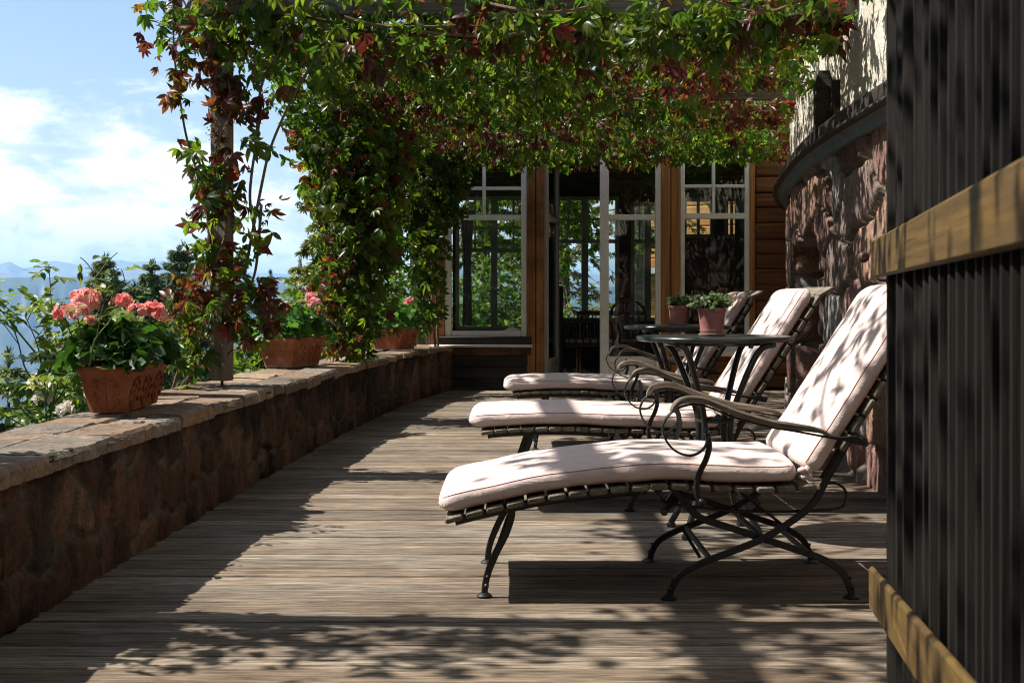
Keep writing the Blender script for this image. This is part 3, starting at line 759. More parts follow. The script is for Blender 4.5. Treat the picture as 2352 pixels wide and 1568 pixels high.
for sx in (-.16, .16): m = MB(); m.tube([(sx, -.15, .43), (sx*1.15, -.18, 0)], .015, 8); m.build('leg', M_bamboo, ch)
m = MB(); m.lathe([(.175, .20), (.185, .21), (.175, .22), (.165, .21)], 18); m.build('stretcher', M_bamboo, ch)
be = empty('bench', (0.86, 15.2, 0), 'dark wooden bench with spindle arm and pale seat pad inside the sunroom', 'bench')
m = MB(); m.cbox(-.30, .32, -.28, .28, .38, .43, .008); m.build('seat', M_darkwood, be)
m = MB(); m.cbox(-.28, .30, -.26, .26, .432, .475, .015); m.build('seat_pad', plain_mat('pale_pad', (0.45, 0.42, 0.38), 0.9), be)
m = MB(); m.cbox(-.38, -.30, -.28, .28, 0, 1.06, .01); m.build('backrest', M_darkwood, be)
for sy in (-.27, .27):
    m = MB(); m.cbox(-.30, .34, sy-.02, sy+.02, .655, .69, .006); m.cbox(.30, .34, sy-.02, sy+.02, 0, .655, .005)
    for k in range(7): m.tube([(-.24+.08*k, sy, .43), (-.24+.08*k, sy, .655)], .009, 6)
    m.build('arm', M_darkwood, be)

cu_ = MB(); nz, nx_ = 10, 26; vs = []
for j in range(nz+1):
    for i in range(nx_+1):
        u = i/nx_; z = .56 + 1.55*j/nz; wv_ = .10 + .05*(j/nz)
        for dy in (0, .006): vs.append((-.60 + wv_*(u-.5)*(1.4 - .5*math.sin(j/nz*3)), DB-.10 + .022*math.sin(u*24+.3*j) + dy, z))
st_ = (nx_+1)*2; fs = []
for j in range(nz):
    for i in range(nx_):
        a = j*st_+i*2; fs.append((a, a+2, a+2+st_, a+st_)); a += 1; fs.append((a, a+st_, a+2+st_, a+2))
cu_.add(vs, fs); tag(cu_.build('curtain', plain_mat('pale_curtain', (.70, .68, .62), .9)), 'pale curtain gathered beside the far left window inside the sunroom', 'curtain')
# ================================================================== loungers
t = NT('cushion_cloth'); mp = t.coords((1, 1, 1)); wv = t.n('ShaderNodeTexNoise'); wv.inputs['Scale'].default_value = 420; wv.inputs['Detail'].default_value = 2
t.l(mp, 'Vector', wv, 'Vector'); n2 = t.noise(mp, 5, 4, 0.6)
mpx = t.coords((40, 900, 900)); nx = t.noise(mpx, 1, 2, .5)
r = t.ramp(n2, 'Fac', [(0.3, (0.62, 0.495, 0.46)), (0.7, (0.70, 0.59, 0.555))])
r2 = t.ramp(nx, 'Fac', [(0.3, (0.90,)*3), (0.7, (1.06,)*3)]); c = t.mix((r, 0), (r2, 0), 1.0, 'MULTIPLY')
n5 = t.noise(t.coords((9, 26, 26)), 1, 3, .6, .8); b00 = t.bump(n5, 'Fac', 0.45, 0.010); b0 = t.bump(n2, 'Fac', 0.5, 0.025, b00); b = t.bump(wv, 'Fac', 0.25, 0.001, b0)
M_cloth = t.done(t.principled((c, MIXO), 0.95, b, spec=0.1, Sheen_Weight=0.15))
M_thread = plain_mat('red_thread', (0.45, 0.13, 0.115), 0.8, nscale=200, var=0.3)
M_slat = wood_mat('slat_wood', (0.10, 0.086, 0.060), (0.34, 0.305, 0.235), 1, 110, 4, 0.5, 0.75)
M_arm = wood_mat('arm_wood', (0.085, 0.066, 0.046), (0.29, 0.245, 0.19), 0, 110, 4, 0.5, 0.65)
Y0, Y1 = -0.045, 0.62                    # slat ends
BA = R(57.5); BU = Vector((math.cos(BA), 0, math.sin(BA))); BN = Vector((-BU.z, 0, BU.x))

def slats(mb, centres, tangents, w=0.054, t=0.019):
    for c, T in zip(centres, tangents):
        T = T.normalized(); N = Vector((-T.z, 0, T.x)); M = Matrix(((T.x, 0, N.x, c[0]), (0, 1, 0, 0), (T.z, 0, N.z, c[2]), (0, 0, 0, 1)))
        e = random.uniform(-.003, .003)
        mb.cbox(-w/2, w/2, Y0+e, Y1+e, -t/2, t/2, 0.005, M)
def along(path, n):
    P = [Vector(p) for p in path]; d = [0]
    for a, b in zip(P[:-1], P[1:]): d.append(d[-1]+(b-a).length)
    out = []; tan = []
    for k in range(n):
        s = d[-1]*k/(n-1); i = max(j for j in range(len(d)) if d[j] <= s+1e-9); i = min(i, len(P)-2)
        u = (s-d[i])/max(d[i+1]-d[i], 1e-9); out.append(P[i].lerp(P[i+1], u)); tan.append(P[i+1]-P[i])
    return out, tan

def cushion(mb, st, path, seed, e0=0.055, e1=0.03, hw=0.325, th=0.076, ysc=0.285):
    """rounded box swept along a path (path = underside), plus two lines of stitching"""
    pts, tan = along(path, 64); d = [0]
    for a, b in zip(pts[:-1], pts[1:]): d.append(d[-1]+(b-a).length)
    L = d[-1]; g = random.Random(seed); ph = [g.uniform(0, 6) for _ in range(6)]
    sec = []; n = 28
    for k in range(n):
        a = 2*math.pi*k/n; ca, sa = math.cos(a), math.sin(a)
        ex = 0.42; sec.append((math.copysign(abs(ca)**ex, ca), math.copysign(abs(sa)**(0.55), sa)))
    # finer stations at both ends
    S = sorted(set([0, .004, .012, .024, .038, .055] + [L-x for x in (0, .004, .012, .024, .038, .055)] + [L*i/48 for i in range(3, 46)]))
    vs = []; rows = []
    def at(s):
        i = max(j for j in range(len(d)) if d[j] <= s+1e-9); i = min(i, len(d)-2)
        u = (s-d[i])/max(d[i+1]-d[i], 1e-9); T = (tan[i].normalized().lerp(tan[min(i+1, len(tan)-1)].normalized(), u)).normalized()
        return pts[i].lerp(pts[i+1], u), T
    def surf(s, y, zz, clampz=True):
        P, T = at(s); N = Vector((-T.z, 0, T.x)); q = 1.0
        if s < e0: q = math.sqrt(max(0, 1-(1-s/e0)**2))
        if s > L-e1: q = min(q, math.sqrt(max(0, 1-(1-(L-s)/e1)**2)))
        qy = 1-(1-q)*0.22
        puff = 1 + 0.035*math.sin(s*9+ph[0]) + 0.03*math.sin(s*23+ph[1]) + 0.02*math.sin(s*51+ph[2])
        crown = 0.006*(1-y*y)*(1 if zz > 0 else 0)
        h = th*0.5*(1 + zz*max(q, 0.06)) ; h = (h-th*0.5)*puff + th*0.5 + crown*q
        return P + N*h + Vector((0, ysc + y*hw*qy*(1+0.006*math.sin(s*31+ph[3])), 0))
    for s in S: vs += [surf(s, y, zz) for y, zz in sec]
    fs = [(i*n+k, i*n+(k+1) % n, (i+1)*n+(k+1) % n, (i+1)*n+k) for i in range(len(S)-1) for k in range(n)]
    fs += [tuple(range(n))[::-1], tuple((len(S)-1)*n+k for k in range(n))]
    mb.add(vs, fs)
    def on_sec(zz):            # half width of the section at that height
        return abs(1-abs(zz)**(1/0.55*1.0)**1)**0.42 if abs(zz) < 1 else 0
    for zz in (0.55, -0.75):
        a = math.asin(abs(zz)**(1/0.55)); yw = math.cos(a)**0.42
        for sgn in (-1, 1):
            st.tube([surf(s, sgn*yw*1.003, zz) for s in np.linspace(0.02, L-0.012, 60)], 0.0012, 5)
        st.tube([surf(0.006, yw*u, zz)-at(0.006)[1]*0.002 for u in np.linspace(-1, 1, 24)], 0.0015, 5)

def lounger(flat, label):
    root = empty('sun_lounger', (0, 0, 0), label, 'sun lounger', 'cushioned sun loungers in a row')
    V3 = lambda p: Vector((p[0], 0, p[1]))
    if not flat: leg_path = [(-.174, .247), (-.115, .262), (-.054, .276), (.07, .304), (.194, .322), (.318, .334), (.385, .339)]
    else: leg_path = [(-.135, .338), (-.07, .345), (.0, .349), (.12, .353), (.24, .352), (.33, .348), (.385, .345)]
    seat_path = [(.44, .343), (.50, .343), (.60, .338), (.70, .334), (.80, .335), (.885, .341)]
    back0 = V3((1.0, .475)); back1 = back0 + BU*0.50
    lp = [V3(p) for p in leg_path]; sp = [V3(p) for p in seat_path]
    mb = MB(); c, T = along(lp, 10); slats(mb, c, T); mb.build('leg_rest', M_slat, root)
    mb = MB(); c, T = along(sp, 8); slats(mb, c, T); mb.build('slatted_seat', M_slat, root)
    mb = MB(); c, T = along([back0, back1], 9); slats(mb, c, T)
    q = back1 + BU*0.055 - BN*0.012; M = Matrix(((BU.x, 0, BN.x, q.x), (0, 1, 0, 0), (BU.z, 0, BN.z, q.z), (0, 0, 0, 1)))
    slats(mb, [q], [Matrix.Rotation(R(28), 3, 'Y') @ BU], 0.075, 0.018); mb.build('slatted_back', M_slat, root)
    # rails
    mb = MB()
    for yy in (0.055, 0.535):
        pts = smooth_path([p - Vector((0, 0, .021)) for p in lp], 3); mb.strap([(p.x, p.z) for p in pts], .022, .026, yy)
        pts = smooth_path([p - Vector((0, 0, .015)) for p in sp], 3); mb.strap([(p.x, p.z) for p in pts], .014, .012, yy)
        b0 = back0 - BU*0.13 - BN*0.022; b1 = back1 - BN*0.022; mb.strap([(b0.x, b0.z), (b1.x, b1.z)], .014, .022, yy)
    mb.tube([(.40, .03, .325), (.40, .56, .325)], .008); mb.ball((.40, .02, .325), .013); mb.ball((.44, .02, .32), .010)
    mb.build('frame', M_iron, root)
    # cushions
    up = Vector((0, 0, .010))
    off = [Vector((-.215, 0, lp[0].z - (0 if flat else .008)))] + lp[1:] + sp[:-1] + [Vector((.862, 0, .339))]
    mb = MB(); st = MB(); cushion(mb, st, [p+up for p in off], 1 if flat else 4, 0.06, 0.028)
    cs = mb.build('seat_cushion', M_cloth, root, ang=70); st.build('stitching', M_thread, cs)
    mb = MB(); st = MB(); a = Vector((.888, 0, .352)) ; b_ = back1 + BN*0.011 - BU*0.005
    a = back0 + BN*0.011 - BU*0.135
    cushion(mb, st, [a, a.lerp(b_, .25)-BN*.002, a.lerp(b_, .6)-BN*.001, b_ + BU*0.035], 2 if flat else 7, 0.03, 0.062)
    cb = mb.build('back_cushion', M_cloth, root, ang=70); st.build('stitching', M_thread, cb)
    for yy in (-0.022, 0.592):   # pinched fold between the two cushions, tied with a loop
        mb = MB()
        for (dx, dz, r1, r2) in ((-.008, .016, .016, .010), (.010, .020, .013, .016), (.0, -.004, .018, .010), (.014, -.002, .010, .016)):
            mb.ball((.880+dx, yy, .375+dz), r1, .012, r2, nu=10, nv=7)
        mb.build('cushion_tie', M_cloth, root)
    # crossed legs, left foot and right foot of each side
    A = smooth_path([(.470, 0, .340), (.493, 0, .327), (.525, 0, .285), (.571, 0, .243), (.664, 0, .212), (.756, 0, .181), (.848, 0, .151), (.941, 0, .118), (.996, 0, .081), (1.019, 0, .04), (1.029, 0, .006)], 4)
    B = smooth_path([(1.015, 0, .48), (.992, 0, .4375), (.950, 0, .364), (.908, 0, .29), (.848, 0, .239), (.756, 0, .183), (.664, 0, .145), (.571, 0, .109), (.511, 0, .0775), (.4836, 0, .04), (.474, 0, .004)], 4)
    for yy, s in ((0.0, -1), (0.58, 1)):
        for path, dy in ((A, -s*0.012), (B, s*0.004)):
            mb = MB(); mb.strap([(p.x, p.z) for p in path], .012, .021, yy+dy)
            f = path[-1]; mb.lathe([(.0, 0.0), (.024, 0.0), (.026, .004), (.018, .010), (.010, .014), (0, .015)], 14, (f.x-.002, yy+dy, 0))
            mb.ball((f.x, yy+dy-s*-.006, .034), .008); mb.ball((f.x+(-.006 if path is A else .008), yy+dy+s*.006, .062), .005)
            mb.build('leg', M_iron, root)
    mb = MB()
    for (x, z) in ((.756, .182), (.60, .118), (.90, .133)): mb.tube([(x, .0, z), (x, .58, z)], .009, 8)
    mb.tube([(.50, .02, .300), (.456, -.03, .268)], .010, 8); mb.ball((.456, -.03, .268), .0125)
    mb.tube([(.585, .58, .118), (.645, .56, .02)], .006, 6); mb.strap([(.70, .31), (.93, .13)], .02, .010, .56); mb.tube([(.60, .56, .31), (.53, .57, .20)], .010, 8)
    mb.build('cross_bar', M_iron, root)
    # adjusting rod looped round the seat
    mb = MB(); mb.tube(smooth_path([(.455, 0.03, .33), (.45, 0.03, .305), (.475, 0.03, .285), (.60, .03, .268), (.75, .03, .258), (.90, .03, .262), (.985, .03, .268), (1.012, .03, .285), (1.012, .03, .325), (.985, .03, .345), (.955, .03, .345)], 4), .0045, 6); mb.build('adjusting_rod', M_iron, root)
    # front legs
    sh = Vector((.055, 0, .055)) if flat else Vector((0, 0, 0))
    F = [(-.012, .275), (-.003, .262), (-.004, .240), (-.019, .193), (-.0465, .138), (-.071, .08), (-.081, .039), (-.084, .004)]
    if flat: F = [(.043, .335), (.046, .30), (.030, .25), (.006, .18), (-.012, .10), (-.022, .04), (-.026, .004)]
    F = smooth_path([(a, 0, b) for a, b in F], 4)
    for yy, s in ((0.03, -1), (0.56, 1)):
        mb = MB(); mb.strap([(p.x, p.z) for p in F], .013, [0.026-0.007*i/len(F) for i in range(len(F))], yy)
        f = F[-1]; mb.lathe([(.0, 0.0), (.022, 0.0), (.024, .005), (.019, .009), (.013, .013), (0, .015)], 14, (f.x, yy, 0))
        mb.ball((f.x+.006, yy+s*.006, .034), .0085); mb.ball((f.x+.010, yy+s*.006, .062), .006); mb.ball((f.x+.026, yy+s*.006, .125), .005)
        mb.tube([(F[6].x-.012, yy+.01, F[6].z-.005), (f.x+.02, yy+.01, .105)], .0025, 5)
        mb.build('front_leg', M_iron, root)
    # arms
    arm = smooth_path([(.474, 0, .570), (.479, 0, .582), (.494, 0, .599), (.530, 0, .608), (.571, 0, .604), (.607, 0, .590), (.652, 0, .572), (.698, 0, .557), (.766, 0, .538), (.835, 0, .527), (.889, 0, .519), (.920, 0, .512), (.942, 0, .499)], 4)
    scroll = smooth_path([(.94, 0, .494), (.835, 0, .514), (.766, 0, .525), (.698, 0, .543), (.652, 0, .556), (.607, 0, .575), (.571, 0, .588), (.53, 0, .592), (.496, 0, .583), (.470, 0, .566), (.452, 0, .541), (.447, 0, .515), (.459, 0, .482), (.484, 0, .455), (.521, 0, .441), (.552, 0, .448), (.574, 0, .470), (.579, 0, .50)], 4)
    post = smooth_path([(.572, 0, .520), (.580, 0, .505), (.583, 0, .487), (.585, 0, .464), (.575, 0, .428), (.557, 0, .391), (.548, 0, .355), (.550, 0, .323), (.562, 0, .300)], 4)
    for yy, s in ((-0.072, -1), (0.645, 1)):
        ap = empty('arm', (0, 0, 0), '', '') ; del ap['label']; del ap['category']; ap.parent = root
        m = len(arm); mb = MB(); mb.strap([(p.x, p.z) for p in arm], [.030+.022*math.sin(math.pi*min(1, .12+i/m)) for i in range(m)], [.010+.010*min(1, 4*min(i, m-1-i)/m) for i in range(m)], yy)
        mb.build('arm_rest', M_arm, ap)
        mb = MB(); mb.strap([(p.x, p.z) for p in scroll], .020, .006, yy)
        mb.strap([(.93, .497), (.98, .490), (1.02, .487), (1.05, .476)], .010, [.010, .012, .026, .016], yy+(-s*.01)); mb.ball((1.04, yy-s*.012, .482), .014, .008, .014)
        mb.build('scroll', M_iron, ap)
        mb = MB(); mb.strap([(p.x, p.z) for p in post], [.010+.008*(i/len(post)) for i in range(len(post))], .017, yy-s*.002); mb.ball((.575, yy+s*.008, .513), .009); mb.ball((.562, yy-s*.0, .303), .013)
        mb.tube([(.56, yy, .303), (.56, yy-s*.06, .318)], .007, 6)
        mb.build('arm_post', M_iron, ap)
    return root
L1 = lounger(False, 'nearest pink cushioned sun lounger with its leg rest sloping down to the deck'); L1.location = (0, 4.12, 0)
L2 = lounger(True, 'middle pink cushioned sun lounger with level leg rest, behind the nearer round table'); L2.location = (0.03, 5.85, 0)
L3 = copy_tree(L2); L3.location = (0.165, 8.20, 0); L3['label'] = 'farthest pink cushioned sun lounger, closest to the glass doors'

# ================================================================== round tables and pots
M_table = plain_mat('dark_green_grey_lacquer', (0.024, 0.030, 0.029), 0.26, nscale=5, var=0.2, bump=0.02)
def table(loc, label):
    root = empty('garden_table', loc, label, 'table', 'round metal garden tables between the loungers', R(5))
    mb = MB(); mb.lathe([(0, .742), (.285, .742), (.297, .744), (.302, .750), (.302, .757), (.298, .762), (.288, .763), (0, .762)], 56); mb.build('table_top', M_table, root, ang=50)
    for k in range(4):
        a = R(45+90*k); m = MB()
        for da in (0,):
            P = smooth_path([(.262, 0, .735), (.225, 0, .728), (.190, 0, .70), (.155, 0, .64), (.118, 0, .56), (.085, 0, .48), (.072, 0, .42), (.074, 0, .34), (.10, 0, .22), (.15, 0, .10), (.20, 0, .02)], 4)
            P = [Vector((p.x*math.cos(a), p.x*math.sin(a), p.z)) for p in P]; m.tube(P, .0125, 10)
        m.lathe([(0, 0), (.018, 0), (.018, .015), (0, .03)], 10, (P[-1].x, P[-1].y, 0)); m.build('leg', M_table, root)
    m = MB(); m.tube([(.07*math.cos(R(45+18*k)), .07*math.sin(R(45+18*k)), .435) for k in range(21)], .007, 6); m.ball((0, -.06, .448), .016); m.tube([(0, -.06, .44), (0, .06, .44)], .006, 6); m.build('ring', M_table, root)
    m = MB(); m.tube([(.2*math.cos(R(12*k)), .2*math.sin(R(12*k)), .734) for k in range(31)], .006, 6)
    for k in range(4): m.box(.235, .25, -.006, .006, .722, .741, Matrix.Rotation(R(k*90+20), 4, 'Z'))
    m.build('under_ring', M_table, root)
    return root
T1 = table((0.786, 5.30, 0), 'nearer round dark metal table holding the larger looking pink pot')
T2 = copy_tree(T1); T2.location = (1.0-.08, 7.58, 0); T2['label'] = 'farther round dark metal table between the middle and farthest loungers'
T2.location.x = fx(1557, 7.58)
t = NT('pink_clay'); mp = t.coords((1, 1, 1)); n = t.noise(mp, 26, 5, .6); n2 = t.noise(t.coords((20, 20, 260)), 1, 3, .5)
r = t.ramp(n, 'Fac', [(0.3, (0.36, 0.150, 0.135)), (0.7, (0.46, 0.215, 0.195))]); r2 = t.ramp(n2, 'Fac', [(.3, (.88,)*3), (.7, (1.08,)*3)])
c = t.mix((r, 0), (r2, 0), 1.0, 'MULTIPLY'); M_pink = t.done(t.principled((c, MIXO), .8, t.bump(n2, 'Fac', .2, .002), spec=.25))
M_soil = plain_mat('soil', (0.02, 0.015, 0.01), 0.95, nscale=80, var=.5, bump=.8, dist=.01)
M_saucer = plain_mat('stone_saucer', (0.22, 0.18, 0.14), 0.85)
def small_pot(loc, label):
    root = empty('flower_pot', loc, label, 'flower pot', 'pink clay pots on the round tables')
    m = MB(); m.lathe([(0, .009), (.041, .009), (.043, .012), (.0440, .016), (.0445, .018), (.0515, .090), (.0530, .092), (.0545, .0935), (.0550, .104), (.0545, .1075), (.052, .108), (.050, .106), (.049, .096), (0, .096)], 40)
    for k in range(28): a = 2*math.pi*k/28; m.ball((.0462*math.cos(a), .0462*math.sin(a), .022), .0022, nu=5, nv=4)
    m.build('pot', M_pink, root, ang=50)
    m = MB(); m.lathe([(0, 0), (.049, 0), (.051, .003), (.051, .009), (.048, .010), (0, .010)], 36); m.build('saucer', M_saucer, root)
    m = MB(); m.lathe([(0, .094), (.0485, .094), (.047, .100), (0, .104)], 20); m.build('soil', M_soil, root)
    return root
def sedum(loc, label, seed):
    g = np.random.default_rng(seed); root = empty('sedum_plant', loc, label, 'plant', 'sedum plants in the small pots')
    pos = []; ax = []; nr = []; sz = []; m = MB()
    for k in range(70):
        a = g.uniform(0, 2*np.pi); rad = 0.042*np.sqrt(g.uniform(0, 1)); o = Vector((rad*math.cos(a), rad*math.sin(a), .0))
        lean = g.uniform(.2, 1.0)*(rad/.042)*1.25; Ls = g.uniform(.035, .072)
        d = Vector((math.cos(a)*math.sin(lean), math.sin(a)*math.sin(lean), math.cos(lean)))
        P = [o, o+d*Ls*.5, o+d*Ls+Vector((0, 0, -.012*lean))]; m.tube(P, .0012, 4)
        for i in range(14):
            u = g.uniform(.3, 1.05); p = o.lerp(P[2], u); az = g.uniform(0, 2*np.pi)
            pos.append(p); ax.append((math.cos(az), math.sin(az), g.uniform(-.2, .8))); nr.append(d+Vector(g.normal(0, .4, 3))); sz.append(g.uniform(.011, .018))
    n = len(pos); pal = np.array([(.11, .19, .09), (.15, .23, .12), (.08, .15, .07), (.19, .26, .15), (.24, .20, .14)]); c = pal[g.choice(5, n, p=[.3, .3, .2, .15, .05])]
    scatter('foliage', ROUND_T, ROUND_F, np.array(pos), np.array(ax), np.array(nr), sz, c, M_leaf_soft, root)
    m.build('stems', plain_mat('pink_stem', (.22, .08, .06), .7) if seed == 1 else bpy.data.materials['pink_stem'], root)
    pos = np.array([(.075+g.normal(0, .012), g.normal(0, .03), .040+g.normal(0, .010)) for _ in range(40 if seed == 1 else 10)]); n = len(pos)
    scatter('pink_tip', ROUND_T, ROUND_F, pos, g.normal(0, 1, (n, 3)), g.normal(0, 1, (n, 3)), np.full(n, .008), np.tile((.50, .30, .27), (n, 1)), M_leaf_soft, root)
    return root
p1 = (fx(1635, 5.28), 5.28, .7635); p2 = (fx(1557.5, 7.56), 7.56, .7635)
small_pot(p1, 'pink clay pot on the nearer round table, standing on a stone saucer')
small_pot(p2, 'pink clay pot on the farther round table, smaller in the picture')
sedum((p1[0], p1[1], p1[2]+.10), 'pale green sedum spilling over the pot on the nearer table', 1)
sedum((p2[0], p2[1], p2[2]+.10), 'pale green sedum in the pot on the farther table', 2)

# ================================================================== terracotta planters with geraniums
t = NT('terracotta'); mp = t.coords((1, 1, 1)); n = t.noise(mp, 14, 6, .65); n3 = t.noise(mp, 90, 3, .6)
r = t.ramp(n, 'Fac', [(0.30, (0.20, 0.07, 0.032)), (0.48, (0.36, 0.125, 0.056)), (0.60, (0.41, 0.155, 0.075)), (0.74, (0.48, 0.27, 0.18))])
sp = t.n('ShaderNodeSeparateXYZ'); t.l(mp, 'Vector', sp, 'Vector')
am = t.n('ShaderNodeMath', operation='MULTIPLY_ADD'); am.inputs[1].default_value = .03; am.inputs[2].default_value = 0; t.l(n, 'Fac', am, 0)
sb = t.n('ShaderNodeMath', operation='SUBTRACT'); t.l(sp, 'Z', sb, 0); t.l(am, 0, sb, 1)
rs = t.ramp(sb, 0, [(0.0, (.55, .55, .55)), (0.012, (0, 0, 0))]); c = t.mix((r, 0), (.33, .24, .18), (rs, 0))
M_terra_worn = t.done(t.principled((c, MIXO), .75, t.bump(n3, 'Fac', .25, .002), spec=.3))
tt_ = NT('shaded_terracotta'); mp = tt_.coords((1, 1, 1)); n = tt_.noise(mp, 10, 6, .65); n3 = tt_.noise(mp, 90, 3, .6)  # darker terracotta copy: the near planter's shade is put into its colour
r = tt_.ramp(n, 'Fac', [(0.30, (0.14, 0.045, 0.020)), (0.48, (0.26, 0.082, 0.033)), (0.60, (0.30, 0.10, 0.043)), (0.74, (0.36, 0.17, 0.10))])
M_terra_shaded = tt_.done(tt_.principled((r, 0), .7, tt_.bump(n3, 'Fac', .25, .002), spec=.3))
def planter(loc, rz, W, Ln, H, tw, label, relief=(1, 2), worn=False):
    """W, Ln: base width (x) and length (y); tw: how much wider the rim is on each side"""
    root = empty('planter', loc, label, 'planter', 'terracotta planters on the parapet', rz)
    def ring(gw, z, ch): 
        a = W/2+gw; b = Ln/2+gw; c = ch
        return [(-a+c, -b, z), (a-c, -b, z), (a, -b+c, z), (a, b-c, z), (a-c, b, z), (-a+c, b, z), (-a, b-c, z), (-a, -b+c, z)]
    prof = [(0, 0, .025), (.004, .002, .025), (tw*.45, H*.42, .028), (tw*.78, H*.80, .03), (tw*.84, H*.86, .03), (tw*.98, H*.885, .03), (tw, H*.90, .03), (tw, H*.985, .03), (tw*.95, H, .028), (tw*.72, H, .026), (tw*.62, H*.95, .024), (tw*.5, H*.82, .02)]
    vs = []; fs = []
    for gw, z, ch in prof: vs += ring(gw, z, ch)
    m = len(prof)
    fs = [(i*8+k, i*8+(k+1) % 8, (i+1)*8+(k+1) % 8, (i+1)*8+k) for i in range(m-1) for k in range(8)] + [tuple(range(8))[::-1]]
    mb = MB(); mb.add(vs, fs)
    def palmette(M, h, w):
        s = MB.tube; mb.tube([M @ Vector((0, .002, h*.04)), M @ Vector((0, .004, h*.5)), M @ Vector((0, .003, h*.86))], [.0045, .004, .0025], 6)
        for sg in (-1, 1):
            for (z0, rx, zt, sz) in ((.06, .42, .36, 1.0), (.30, .40, .62, .9), (.50, .30, .80, .7)):
                P = smooth_path([(0.05*w*sg, .001, h*z0), (rx*w*.55*sg, .003, h*(z0+zt)/2*.95), (rx*w*sg, .004, h*zt), (rx*w*.82*sg, .005, h*(zt+.08)), (rx*w*.62*sg, .004, h*(zt+.03))], 3)
                mb.tube([M @ p for p in P], [.004*sz+.0045*sz*i/len(P) for i in range(len(P))], 6)
                mb.ball(M @ Vector((rx*w*.74*sg, .004, h*(zt+.02))), .010*sz, .007*sz, .016*sz, nu=8, nv=6)
        mb.ball(M @ Vector((0, .003, h*.90)), .010, .006, .012, nu=8, nv=6)
    slope = math.atan2(tw*.8, H*.8)
    for face in range(4):
        ang = face*math.pi/2; half = (Ln/2 if face % 2 == 0 else W/2); n = relief[0] if face % 2 == 0 else relief[1]; ext = (W if face % 2 == 0 else Ln)
        for k in range(n):
            u = ext*((k+.5)/n-.5)
            Mx = Matrix.Rotation(ang, 4, 'Z') @ Matrix.Translation((u, -half, .0)) @ Matrix.Rotation(R(180), 4, 'Z') @ Matrix.Rotation(-slope, 4, 'X')
            palmette(Mx, H*.82, min(ext/n*1.05, .17))
    mb.build('pot', M_terra_worn if worn else M_terra_shaded, root, ang=40)
    m2 = MB(); m2.add([Vector(v) for v in ring(tw*.55, H*.93, .02)], [tuple(range(8))]); m2.build('soil', M_soil, root)
    return root
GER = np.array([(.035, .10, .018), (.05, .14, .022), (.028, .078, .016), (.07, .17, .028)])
def flower_head(name, c, rad, n, parent, seed, pal, size, label=None):
    g = np.random.default_rng(seed)
    d = g.normal(0, 1, (n, 3)); d[:, 2] = np.abs(d[:, 2])*.9 - .15; d /= np.linalg.norm(d, axis=1, keepdims=True)
    pos = np.array(c) + d*rad*g.uniform(.75, 1.0, (n, 1))*np.array([1, 1, .8]); ax = np.cross(d, g.normal(0, 1, (n, 3)))
    pal = np.array(pal); o = scatter(name, BLOOM_T, BLOOM_F, pos, ax, d, g.uniform(.8, 1.15, n)*size, pal[g.integers(0, len(pal), n)], M_petal, parent, .08, True)
    return o
t = NT('petal'); at = t.n('ShaderNodeAttribute', attribute_name='Col'); p = t.principled((at, 0), .6, spec=.2); tr_ = t.n('ShaderNodeBsdfTranslucent'); t.l(at, 0, tr_, 'Color')
ms = t.n('ShaderNodeMixShader'); ms.inputs[0].default_value = .35; t.t.links.new(p.outputs[0], ms.inputs[1]); t.t.links.new(tr_.outputs[0], ms.inputs[2]); M_petal = t.done(ms)
SALMON = [(.90, .38, .35), (.92, .48, .44), (.86, .31, .29), (.94, .58, .53)]
PINKS = [(.88, .42, .42), (.92, .55, .54), (.82, .32, .33)]
def geranium(root_loc, rz, W, Ln, hgt, n, heads, label, seed, lean=(0, 0), bright=1.0):
    """heads: list of (world xyz, radius)"""
    g = np.random.default_rng(seed); root = empty('geranium_plant', root_loc, label, 'plant', 'geraniums growing in the planters', rz)
    Mi = (Matrix.Translation(root_loc) @ Matrix.Rotation(rz, 4, 'Z')).inverted(); pos = []; ax = []; nr = []; m = MB()
    for k in range(n):
        u, v = g.uniform(-1, 1, 2); q = (1-abs(u)**2.5)*(1-abs(v)**2.5); z = hgt*(.10 + .95*q**.5*g.uniform(.25, 1.0))
        x = u*W/2*1.12 + lean[0]*z; y = v*Ln/2*1.05 + lean[1]*z
        out = Vector((u*1.1, v*1.1, .55)).normalized(); pos.append((x, y, z)); nn = out + Vector(g.normal(0, .38, 3)); az = g.uniform(0, 6.28)
        nr.append(nn); ax.append(Vector((u, v, -.2)) + Vector(g.normal(0, .6, 3)))
        if k % 7 == 0: m.tube([(x*.4, y*.6, 0), (x*.7, y*.85, z*.6), (x, y, z)], .0025, 4)
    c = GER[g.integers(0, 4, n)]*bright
    scatter('foliage', ROUND_T, ROUND_F, np.array(pos), np.array(ax), np.array(nr), g.uniform(.045, .078, n), c, M_leaf_soft, root, smooth=True)
    for i, (hw, rad) in enumerate(heads):
        h = Mi @ Vector(hw); P = smooth_path([(h.x*.6, h.y*.8, hgt*.3), (h.x*.85, h.y*.95, h.z*.6), (h.x, h.y, h.z-rad*.5)], 4); m.tube(P, .003, 5)
        for q in range(6): a = q*1.05; m.tube([P[-1], (h.x+rad*.6*math.cos(a), h.y+rad*.6*math.sin(a), h.z-rad*.1)], .0015, 4)
        flower_head('flower_head', h, rad, int(13+700*rad*rad*4), root, seed*10+i, SALMON if seed == 1 else PINKS, max(.020, rad*.74))
    m.build('stems', M_greenstem, root); return root
M_greenstem = plain_mat('green_stem', (.09, .15, .03), .6)
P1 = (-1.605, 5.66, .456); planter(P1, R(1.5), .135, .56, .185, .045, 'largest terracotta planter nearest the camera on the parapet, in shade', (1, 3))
d1 = 5.45
def hd(x, y, d, r): return ((fx(x, d), d, fz(y, d)), r)
